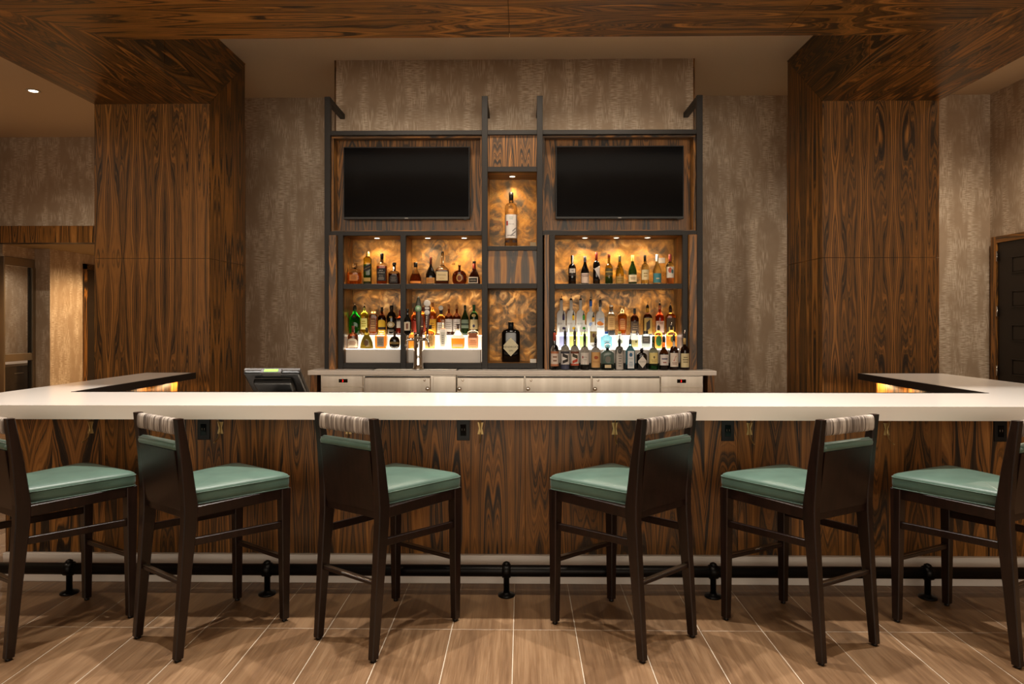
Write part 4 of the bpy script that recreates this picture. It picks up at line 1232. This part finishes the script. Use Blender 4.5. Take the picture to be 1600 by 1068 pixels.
b.body('clear').label(0.12, 0.50, 0.97, 'd8ccc0').label(0.44, 0.50, 0.97, '6a3a24', eps=0.0015, name='band').label(0.12, 0.17, 0.97, 'a8482c', eps=0.0015, name='band').label(0.33, 0.42, 0.6, '3c3a2c', 'slant', eps=0.0016, slant=-0.03, name='print').label(0.20, 0.28, 0.6, 'b0402c', 'slant', eps=0.0016, slant=0.03, name='print').cap(0.84, '15120f', 0.001, name='collar').pourer(BLACK)
b = B('clear vodka bottle with a pale label and small red crest', 0.601, 6.520, 1.0400, 0.0854, 0.3295, 'round', 0.56, 0.68, 0.30, group=G6)
b.body('smoke', 0.5, 'clear').label(0.16, 0.50, 0.92, 'cfc8c0', 'rect', [('KETEL', 0.62, 0.5), ('ONE', 0.4, 0.35)], '544a44').label(0.33, 0.41, 0.12, '8a2c24', 'disc', eps=0.0018, cx=-0.5, name='crest').cap(0.84, '15120f', 0.001, name='collar').pourer(BLACK)
b = B('clear vodka bottle with a full tan label and copper oval', 0.706, 6.520, 1.0400, 0.0891, 0.2928, 'round', 0.62, 0.74, 0.30, group=G6)
b.body('clear').label(0.08, 0.58, 0.94, 'c79a62', 'rect', [("TITO'S", 0.36, 0.7)], '7a3c1c').label(0.35, 0.46, 0.45, '9c4a24', 'disc', eps=0.0014, name='emblem').cap(0.88, '15120f', 0.001, name='collar').pourer(BLACK)
b = B('broad silver tequila bottle with a round medallion and ball stopper', 0.818, 6.520, 1.0400, 0.1214, 0.2653, 'round', 0.58, 0.70, 0.26, 0.7, 4, group=G6)
b.body('teal', None, 'clear', 0.8).ball(0.031, GL['smoke'], 0.87).label(0.27, 0.50, 0.44, '6e6a62', 'disc').label(0.08, 0.19, 0.5, 'c7b48e')
b = B('clear gin bottle with a tall grey arched label', 0.932, 6.520, 1.0400, 0.0787, 0.2805, 'dome', 0.66, 0.80, 0.28, group=G6)
b.body('smoke').label(0.02, 0.74, 0.85, 'b3aca4', 'arch').marks(0.1, 0.6, 0.4, '7d7670', 6).cap(0.86, '15120f', 0.001, name='collar').pourer(BLACK, 0.06)
b = B('pale blue square gin bottle with a white label', 1.035, 6.520, 1.0400, 0.0853, 0.2743, 'lin', 0.68, 0.84, 0.30, 0.9, 6, group=G6)
b.body('blue', 0.66, 'aqua').label(0.06, 0.66, 0.72, 'cdd0d2', 'rect', [('BOMBAY', 0.55, 0.7)], '2c4a66').label(0.46, 0.6, 0.35, '2c5a80', 'disc', eps=0.0014, name='crest').marks(0.12, 0.3, 0.5, '7a90a4', 3).cap(0.88, '15120f', 0.001, name='collar').pourer(BLACK, 0.06)
b = B('short black apothecary gin bottle with a white diamond label in the front row', 1.144, 6.520, 1.0400, 0.0963, 0.2072, 'dome', 0.64, 0.80, 0.30, 0.9, 3, group=G6)
b.body('black').cap(0.84, '14100e', 0.0025).label(0.10, 0.66, 0.98, 'd2cac0', 'diamond', ["HENDRICK'S"], '4a443e', size=0.66)
b = B('green glass whiskey bottle with a wide cream label', 1.254, 6.520, 1.0400, 0.0890, 0.3047, 'round', 0.56, 0.70, 0.30, group=G6)
b.body('green', 0.12, 'pale').label(0.20, 0.54, 0.95, 'd8c47e').label(0.36, 0.44, 0.2, '6a5a34', 'disc', eps=0.0014, name='crest').marks(0.24, 0.34, 0.6, 'a89050', 2).cap(0.88, '2c4a20', 0.001, name='collar').pourer()
b = B('amber whisky bottle with a white script label', 1.354, 6.520, 1.0400, 0.0889, 0.3046, 'slope', 0.50, 0.74, 0.30, group=G6)
b.body('brown', 0.5, 'dkamber').label(0.15, 0.48, 0.95, 'd3c9c4').marks(0.3, 0.4, 0.7, '6a6478', 1).marks(0.2, 0.28, 0.4, '9c5a50', 1).cap(0.86, '15120f', 0.001, name='collar').pourer()
b = B('amber whiskey bottle with a white label and a big red 7', 1.449, 6.520, 1.0400, 0.0822, 0.3167, 'round', 0.56, 0.72, 0.30, group=G6)
b.body('brown').label(0.10, 0.51, 0.92, 'd6c8ba', 'rect', [('7', 0.6, 0.42)], 'a0281c').marks(0.16, 0.24, 0.6, '8a6a5a', 2).label(0.70, 0.84, 0.30, 'd0c0b0', name='neck_label').cap(0.88, '15120f', 0.001, name='collar').pourer()
b = B('dark whisky bottle with a cream label and gold neck, last in the front row', 1.551, 6.520, 1.0400, 0.0853, 0.3288, 'round', 0.56, 0.70, 0.28, group=G6)
b.body('brown').label(0.08, 0.48, 0.94, 'c9bb92').marks(0.2, 0.4, 0.6, '7a6a48', 3).cap(0.74, 'b8985c', 0.001, 0.92, 'neck_foil').cap(0.92, '15120f', 0.001, name='collar').pourer()
G7 = 'middle row of bottles on the right riser'
for lb, x, y, z, w, h, g, dot in (
    ('clear flavoured vodka bottle with a purple dot', 0.412, 6.716, 1.2320, 0.0817, 0.3270, 'lav', '2c2050'),
    ('clear flavoured vodka bottle with a yellow dot', 0.509, 6.716, 1.2320, 0.0817, 0.3269, 'lemon', 'f0c010'),
    ('clear flavoured vodka bottle with a green dot', 0.610, 6.716, 1.2320, 0.0817, 0.3269, 'lime', '2c8a20')):
    b = B(lb, x, y, z, w, h, 'round', 0.58, 0.74, 0.26, group=G7)
    b.body(g, 0.5, 'frost').label(0.58, 0.66, 0.36, dot, 'disc', eps=0.004, name='dot').cap(0.86, dot, 0.0005, name='collar').pourer(BLACK)
b = B('white vodka bottle with a yellow cap and tan picture label', 0.704, 6.716, 1.2320, 0.0723, 0.3079, 'round', 0.62, 0.78, 0.32, group=G7)
b.body('frost').cap(0.86, 'e0a020', 0.001).label(0.2, 0.56, 0.9, 'a8925c').label(0.02, 0.17, 0.95, 'e4e0da').label(0.36, 0.5, 0.4, '5c3a2c', 'disc', eps=0.0016, name='picture').marks(0.06, 0.13, 0.6, '3a3634', 2).pourer(BLACK)
b = B('squat pale aqua bottle with a bright blue cap', 0.832, 6.716, 1.2320, 0.1131, 0.1696, 'round', 0.66, 0.80, 0.26, 0.6, 4, group=G7)
b.body('aqua').cap(0.86, '1c58c0', 0.002).marks(0.25, 0.5, 0.5, 'b8dce4', 2)
b = B('squat clear bottle with a green sprig label and yellow cap', 0.961, 6.716, 1.2320, 0.0817, 0.1696, 'round', 0.66, 0.80, 0.36, 0.7, 4, group=G7)
b.body('clear').cap(0.84, 'd8c04c', 0.001).label(0.3, 0.55, 0.6, 'a8b89c', 'disc')
b = B('squat clear bottle with a pale yellow label and cream stopper', 1.101, 6.716, 1.2320, 0.0879, 0.1758, 'round', 0.68, 0.80, 0.42, 0.7, 4, group=G7)
b.body('clear').cap(0.84, 'e0c8a0', 0.002).label(0.1, 0.5, 0.85, 'd9cd8c').label(0.34, 0.46, 0.15, '4a4a20', 'disc', eps=0.0016, cx=0.4, name='crest')
b = B('smoky grey flask with a dark top and charcoal label', 1.218, 6.716, 1.2320, 0.0847, 0.1758, 'round', 0.70, 0.84, 0.5, 0.6, 5, group=G7)
b.body('smoke').cap(0.82, '1c1614', 0.002).label(0.3, 0.7, 0.9, '55504a').marks(0.4, 0.62, 0.6, '9a9080', 2)
b = B('orange liqueur bottle with an oval green label', 1.341, 6.716, 1.2320, 0.0816, 0.2134, 'round', 0.66, 0.80, 0.30, 0.8, group=G7)
b.body('orange').label(0.12, 0.62, 0.75, '3c7a3c', 'disc').cap(0.84, '2a1c12', 0.001, name='collar').pourer()
b = B('broad glowing orange bottle behind the red seven label', 1.468, 6.716, 1.2320, 0.1035, 0.2133, 'round', 0.66, 0.82, 0.26, 0.7, 3, group=G7)
b.body('orange').label(0.3, 0.6, 0.3, '7a8a34', 'disc').cap(0.86, '2a1c12', 0.001, name='collar').pourer()
G8 = 'back row of bottles on the right riser'
for lb, x, y, z, w, h, ink in (
    ('tall frosted vodka bottle, first of the three alike', 0.398, 6.852, 1.3610, 0.0866, 0.3529, '8d8a9c'),
    ('tall frosted vodka bottle, second of the three alike', 0.496, 6.852, 1.3610, 0.0853, 0.3528, 'b08c7c'),
    ('tall frosted vodka bottle, third of the three alike', 0.591, 6.852, 1.3610, 0.0853, 0.3527, '8c9484')):
    b = B(lb, x, y, z, w, h, 'round', 0.60, 0.72, 0.36, group=G8)
    b.body('frost').label(0.29, 0.37, 0.9, 'e9e6e2', 'rect', ['BELVEDERE'], ink, size=0.9).pourer(CHROME, 0.045)
b = B('tall frosted vodka bottle with a blue cap', 0.692, 6.852, 1.3610, 0.0834, 0.3462, 'round', 0.58, 0.70, 0.34, group=G8)
b.body('frost').cap(0.84, '2c5cb0', 0.001).label(0.26, 0.38, 0.5, '9cb4e4', 'disc').pourer(CHROME, 0.04)
b = B('tall frosted vodka bottle with an orange fruit picture and grey cap', 0.787, 6.852, 1.3610, 0.0865, 0.3398, 'round', 0.58, 0.72, 0.32, group=G8)
b.body('frost').cap(0.84, '3c3836', 0.001).label(0.29, 0.42, 0.85, 'e0802c', 'disc').label(0.34, 0.52, 0.8, 'b4bccc', 'tri', eps=0.0014, name='picture').label(0.22, 0.28, 0.8, 'd8d4d0', 'rect', ['GREY GOOSE'], '6a6668', eps=0.0016, size=0.9).pourer(CHROME, 0.045)
b = B('clear tequila bottle with a tan label and black base band', 0.897, 6.852, 1.3610, 0.0750, 0.3012, 'slope', 0.66, 0.78, 0.48, group=G8)
b.body('clear').cap(0.955, 'e4e0d8', 0.001).label(0.20, 0.64, 0.95, 'c99c62').marks(0.28, 0.58, 0.6, 'a87c48', 5).label(0.02, 0.17, 0.95, '1a1614').cap(0.8, '6a625a', 0.0008, 0.9, 'neck_foil')
b = B('tapered amber tequila decanter with a wide clear stopper', 1.008, 6.852, 1.3610, 0.0936, 0.2884, 'lin', 0.70, 0.80, 0.34, 0.7, 5, 'taper', group=G8)
b.body('amber', 0.72, 'clear', 0.92).plug(0.5, 0.9, 1.0, GL['clear']).label(0.2, 0.55, 0.6, 'a8642c').marks(0.24, 0.5, 0.5, 'c88c50', 4)
b = B('dark rum bottle with a black cap, in shadow at the middle of the back row', 1.131, 6.852, 1.3610, 0.0833, 0.2691, 'round', 0.62, 0.76, 0.30, group=G8)
b.body('brown').cap(0.8, '2a2e34', 0.001).label(0.15, 0.52, 0.92, '4c3a2c').marks(0.22, 0.46, 0.6, '8a7458', 3)
b = B('dark spiced rum bottle with a gold figure label and yellow neck band', 1.260, 6.852, 1.3610, 0.0897, 0.2882, 'round', 0.62, 0.76, 0.32, 0.9, 4, group=G8)
b.body('brown').label(0.06, 0.60, 0.86, 'b08c44').label(0.2, 0.5, 0.42, '2c2018', 'slant', eps=0.0015, slant=0.06, name='figure').cap(0.80, 'd09c34', 0.001, 0.95, 'neck_foil').pourer()
b = B('reddish amber spiced rum bottle with a pale pink label', 1.382, 6.852, 1.3610, 0.0864, 0.3009, 'slope', 0.60, 0.80, 0.30, group=G8)
b.body('red', 0.95, 'orange').label(0.10, 0.48, 0.94, 'dcb8a0').label(0.14, 0.34, 0.3, '3a2420', 'disc', eps=0.0015, cx=-0.4, name='figure').marks(0.36, 0.46, 0.7, '8a4c3c', 2).cap(0.88, 'b06038', 0.001, name='collar').pourer()
b = B('square amber bottle with a dark brown label, last of the back row', 1.488, 6.852, 1.3610, 0.0973, 0.2817, 'dome', 0.64, 0.78, 0.26, 0.8, 6, group=G8)
b.body('amber').label(0.04, 0.62, 0.92, '4a3418').label(0.12, 0.3, 0.5, 'd8b860', 'shield', eps=0.0015, name='crest').cap(0.80, '2c1410', 0.003).pourer()

b = B('extra large clear vodka bottle with a white label in the lit centre niche', -0.105, 6.830, 2.2305, 0.1242, 0.5570, 'dome', 0.70, 0.82, 0.34)
b.body('clear').cap(0.855, '1c1512', 0.0015).label(0.175, 0.595, 0.98, 'ded8d2', 'rect', [('KETEL ONE', 0.59, 0.5)], '5a5450', tz=0.6).label(0.40, 0.48, 0.14, '9c3424', eps=0.0016, cx=-0.62, name='crest').marks(0.5, 0.56, 0.35, 'a8b4ac', 2).label(0.24, 0.27, 0.4, '8f8a88', 'slant', eps=0.0015, cx=0.35, slant=0.04, name='figure').label(0.31, 0.34, 0.28, '8f8a88', 'slant', eps=0.0015, cx=0.5, slant=0.03, name='figure').label(0.215, 0.23, 0.6, '8a8480', eps=0.0016, name='print').label(0.095, 0.14, 0.36, '3a2c28', cx=-0.6, name='foot_label').label(0.095, 0.14, 0.36, '3a2c28', cx=0.62, name='foot_label')
b = B('large black apothecary gin bottle with a cream diamond label in the lower centre niche', -0.107, 6.830, 1.0975, 0.1812, 0.3937, 'dome', 0.72, 0.84, 0.27, 0.9, 4.5)
b.body('black').cap(0.84, '1c2024', 0.003).label(0.15, 0.62, 0.97, 'd3c9a8', 'diamond', [("HENDRICK'S", 0.5, 0.82), ('GIN', 0.3, 0.22)], '4a4436')

# ================================================================== BAR STOOLS
def make_stool():
    r = thing('bar_stool', 'x', 'bar stool', (0, 0, 0), 'bar stools along the bar')
    def sq(cx, cy, z, a, b): return [(cx - a, cy - b, z), (cx + a, cy - b, z), (cx + a, cy + b, z), (cx - a, cy + b, z)]
    for s in (-1, 1):
        l = hexa('leg', sq(s * 0.2105, 0.264, 0.012, 0.017, 0.018), sq(s * 0.208, 0.262, 0.668, 0.024, 0.026), EBONY, r, 0.003)
        lathe('glide', [(0.013, 0), (0.013, 0.012)], (s * 0.2105, 0.264, 0), BLACK, l, 10)
        # rear leg: raked back below the seat and again above it
        secs = [(-0.264, 0.012, 0.0165, 0.019), (-0.236, 0.35, 0.019, 0.025), (-0.215, 0.60, 0.0205, 0.031), (-0.213, 0.68, 0.0205, 0.032),
                (-0.232, 0.86, 0.0195, 0.025), (-0.262, 1.07, 0.018, 0.017)]
        rr = []
        for y, z, a, b in secs:
            k = 0.004
            x = s * 0.187
            rr.append([(x - a, y - b + k, z), (x - a + k, y - b, z), (x + a - k, y - b, z), (x + a, y - b + k, z),
                       (x + a, y + b - k, z), (x + a - k, y + b, z), (x - a + k, y + b, z), (x - a, y + b - k, z)])
        l = rings('leg', rr, EBONY, r, False)
        lathe('glide', [(0.014, 0), (0.014, 0.012)], (s * 0.187, -0.264, 0), BLACK, l, 10)
    # seat frame
    bar('seat_rail', (-0.19, 0.262, 0.643), (0.19, 0.262, 0.643), 0.026, 0.05, EBONY, r)
    bar('seat_rail', (-0.17, -0.215, 0.643), (0.17, -0.215, 0.643), 0.03, 0.05, EBONY, r)
    for s in (-1, 1):
        bar('seat_rail', (s * 0.187, -0.19, 0.643), (s * 0.208, 0.245, 0.643), 0.028, 0.05, EBONY, r)
        bar('stretcher', (s * 0.187, -0.225, 0.512), (s * 0.2095, 0.25, 0.487), 0.02, 0.034, EBONY, r)
    b = bar('footrest', (-0.195, 0.264, 0.315), (0.195, 0.264, 0.315), 0.026, 0.02, EBONY, r)
    bar('metal_cap', (-0.192, 0.264, 0.3265), (0.192, 0.264, 0.3265), 0.022, 0.003, mat('worn_metal', '8a7a68', 0.3, 0.9), b, 0.0008)
    b = bar('footrest', (-0.172, -0.240, 0.335), (0.172, -0.240, 0.335), 0.024, 0.018, EBONY, r)
    bar('metal_cap', (-0.17, -0.240, 0.3455), (0.17, -0.240, 0.3455), 0.02, 0.003, MAT['worn_metal'], b, 0.0008)
    # cushion
    def outline(sc, z, dome=0.0):
        pts = []
        yb, yf = -0.195, 0.288
        wb, wf, rad = 0.172, 0.236, 0.028
        cs = [(wf - rad, yf - rad, 0), (-(wf - rad), yf - rad, 90), (-(wb - rad * 0.4), yb + rad * 0.4, 180), (wb - rad * 0.4, yb + rad * 0.4, 270)]
        for i, (cx, cy, a0) in enumerate(cs):
            rr_ = rad if i < 2 else rad * 0.4
            for k in range(5):
                a = math.radians(a0 + 90 * k / 4)
                pts.append((cx + rr_ * math.cos(a), cy + rr_ * math.sin(a)))
            # points along the straight edges
            nx = cs[(i + 1) % 4]
            r2 = rad if (i + 1) % 4 < 2 else rad * 0.4
            a1 = math.radians(a0 + 90)
            p, q = pts[-1], (nx[0] + r2 * math.cos(a1), nx[1] + r2 * math.sin(a1))
            for k in (1, 2, 3):
                pts.append((p[0] + (q[0] - p[0]) * k / 4, p[1] + (q[1] - p[1]) * k / 4))
        cy0 = 0.045
        out = []
        for x, y in pts:
            X, Y = x * sc, cy0 + (y - cy0) * sc
            out.append((X, Y, z))
        return out
    lv = [(0.97, 0.667), (0.99, 0.669), (0.998, 0.69), (1.0, 0.712), (0.994, 0.724), (0.975, 0.733), (0.93, 0.740), (0.82, 0.7475), (0.62, 0.754), (0.35, 0.758), (0.05, 0.7595)]
    c = rings('seat_cushion', [outline(s, z) for s, z in lv], VINYL, r)
    o_ = outline(1.0, 0.7225)
    tube('piping', o_ + [o_[0]], 0.0022, VINYL, c, 6)
    o_ = outline(0.99, 0.671)
    tube('piping', o_ + [o_[0]], 0.0025, VINYL, c, 6)
    # backrest: wood shell behind, green cushion in front rolling over the top
    def back_y(z): return -0.213 - (z - 0.68) * 0.1256
    w = 0.168
    def slab(name, prof, m, smooth, w=w):
        """prof: closed (y,z) outline extruded across x"""
        n = len(prof)
        rr = [[(x, y, z) for y, z in prof] for x in (-w, -w + 0.006, w - 0.006, w)]
        for i in (0, 3):
            my = sum(p[0] for p in prof) / n; mz = sum(p[1] for p in prof) / n
            rr[i] = [(rr[i][0][0], my + (y - my) * 0.96, mz + (z - mz) * 0.99) for y, z in prof]
        return rings(name, rr, m, r, smooth)
    zs = [0.652, 0.74, 0.84, 0.927]
    bk = [(back_y(z) - 0.026 + 0.002 * abs(z - 0.8) * 10 * 0, z) for z in zs]
    slab('back_panel', [(y, z) for y, z in bk] + [(y + 0.014, z) for y, z in bk[::-1]], EBONY, False)
    cz = [0.70, 0.78, 0.86, 0.925]
    back_side = [(back_y(z) - 0.011, z) for z in cz] + [(back_y(0.93) - 0.025, 0.93), (back_y(0.945) - 0.028, 0.945), (back_y(0.958) - 0.020, 0.958), (back_y(0.965) - 0.002, 0.965)]
    front_side = [(back_y(0.96) + 0.018, 0.96), (back_y(0.945) + 0.03, 0.945), (back_y(0.86) + 0.04, 0.86), (back_y(0.77) + 0.042, 0.77), (back_y(0.70) + 0.03, 0.70)]
    bc_ = slab('back_cushion', back_side + front_side, VINYL, True, 0.166)
    tube('piping', [(-0.164, back_y(0.958) - 0.021, 0.958), (0.164, back_y(0.958) - 0.021, 0.958)], 0.0022, VINYL, bc_, 6)
    # wrapped crest rail
    zc = 1.033
    prof = []
    for k in range(14):
        a = 2 * math.pi * k / 14
        ca, sa = math.cos(a), math.sin(a)
        prof.append((back_y(zc) - 0.002 + 0.017 * math.copysign(abs(ca) ** 0.6, ca), zc + 0.036 * math.copysign(abs(sa) ** 0.6, sa)))
    N = 40
    rr = []
    rg = random.Random(3)
    for i in range(N + 1):
        x = -0.1695 + 0.339 * i / N
        g = 1.0 + rg.uniform(-0.035, 0.035)
        rr.append([(x, (y - back_y(zc)) * g + back_y(zc), (z - zc) * (1 + (g - 1) * 0.6) + zc) for y, z in prof])
    rings('wrapped_rail', rr, WRAP, r)
    return r

def copy_tree(o, parent=None):
    c = o.copy()
    COL.objects.link(c)
    if parent: c.parent = parent
    for ch in o.children: copy_tree(ch, c)
    return c

STOOLS = [(-2.299, 3.317, -30.7, 'green seated dark wood bar stool cut by the left edge of the picture'),
          (-1.515, 3.319, -35.9, 'green seated dark wood bar stool below the register, second from the left'),
          (-0.656, 3.328, -35.0, 'green seated dark wood bar stool third from the left'),
          (0.498, 3.339, 41.3, 'green seated dark wood bar stool fourth from the left'),
          (1.343, 3.328, 29.7, 'green seated dark wood bar stool second from the right'),
          (2.189, 3.311, 28.3, 'green seated dark wood bar stool cut by the right edge of the picture')]
proto = make_stool()
stools = [proto] + [copy_tree(proto) for _ in STOOLS[1:]]
for o, (x, y, a, lb) in zip(stools, STOOLS):
    o.location = (x, y, 0)
    o.rotation_euler = (0, 0, math.radians(a))
    o['label'] = lb
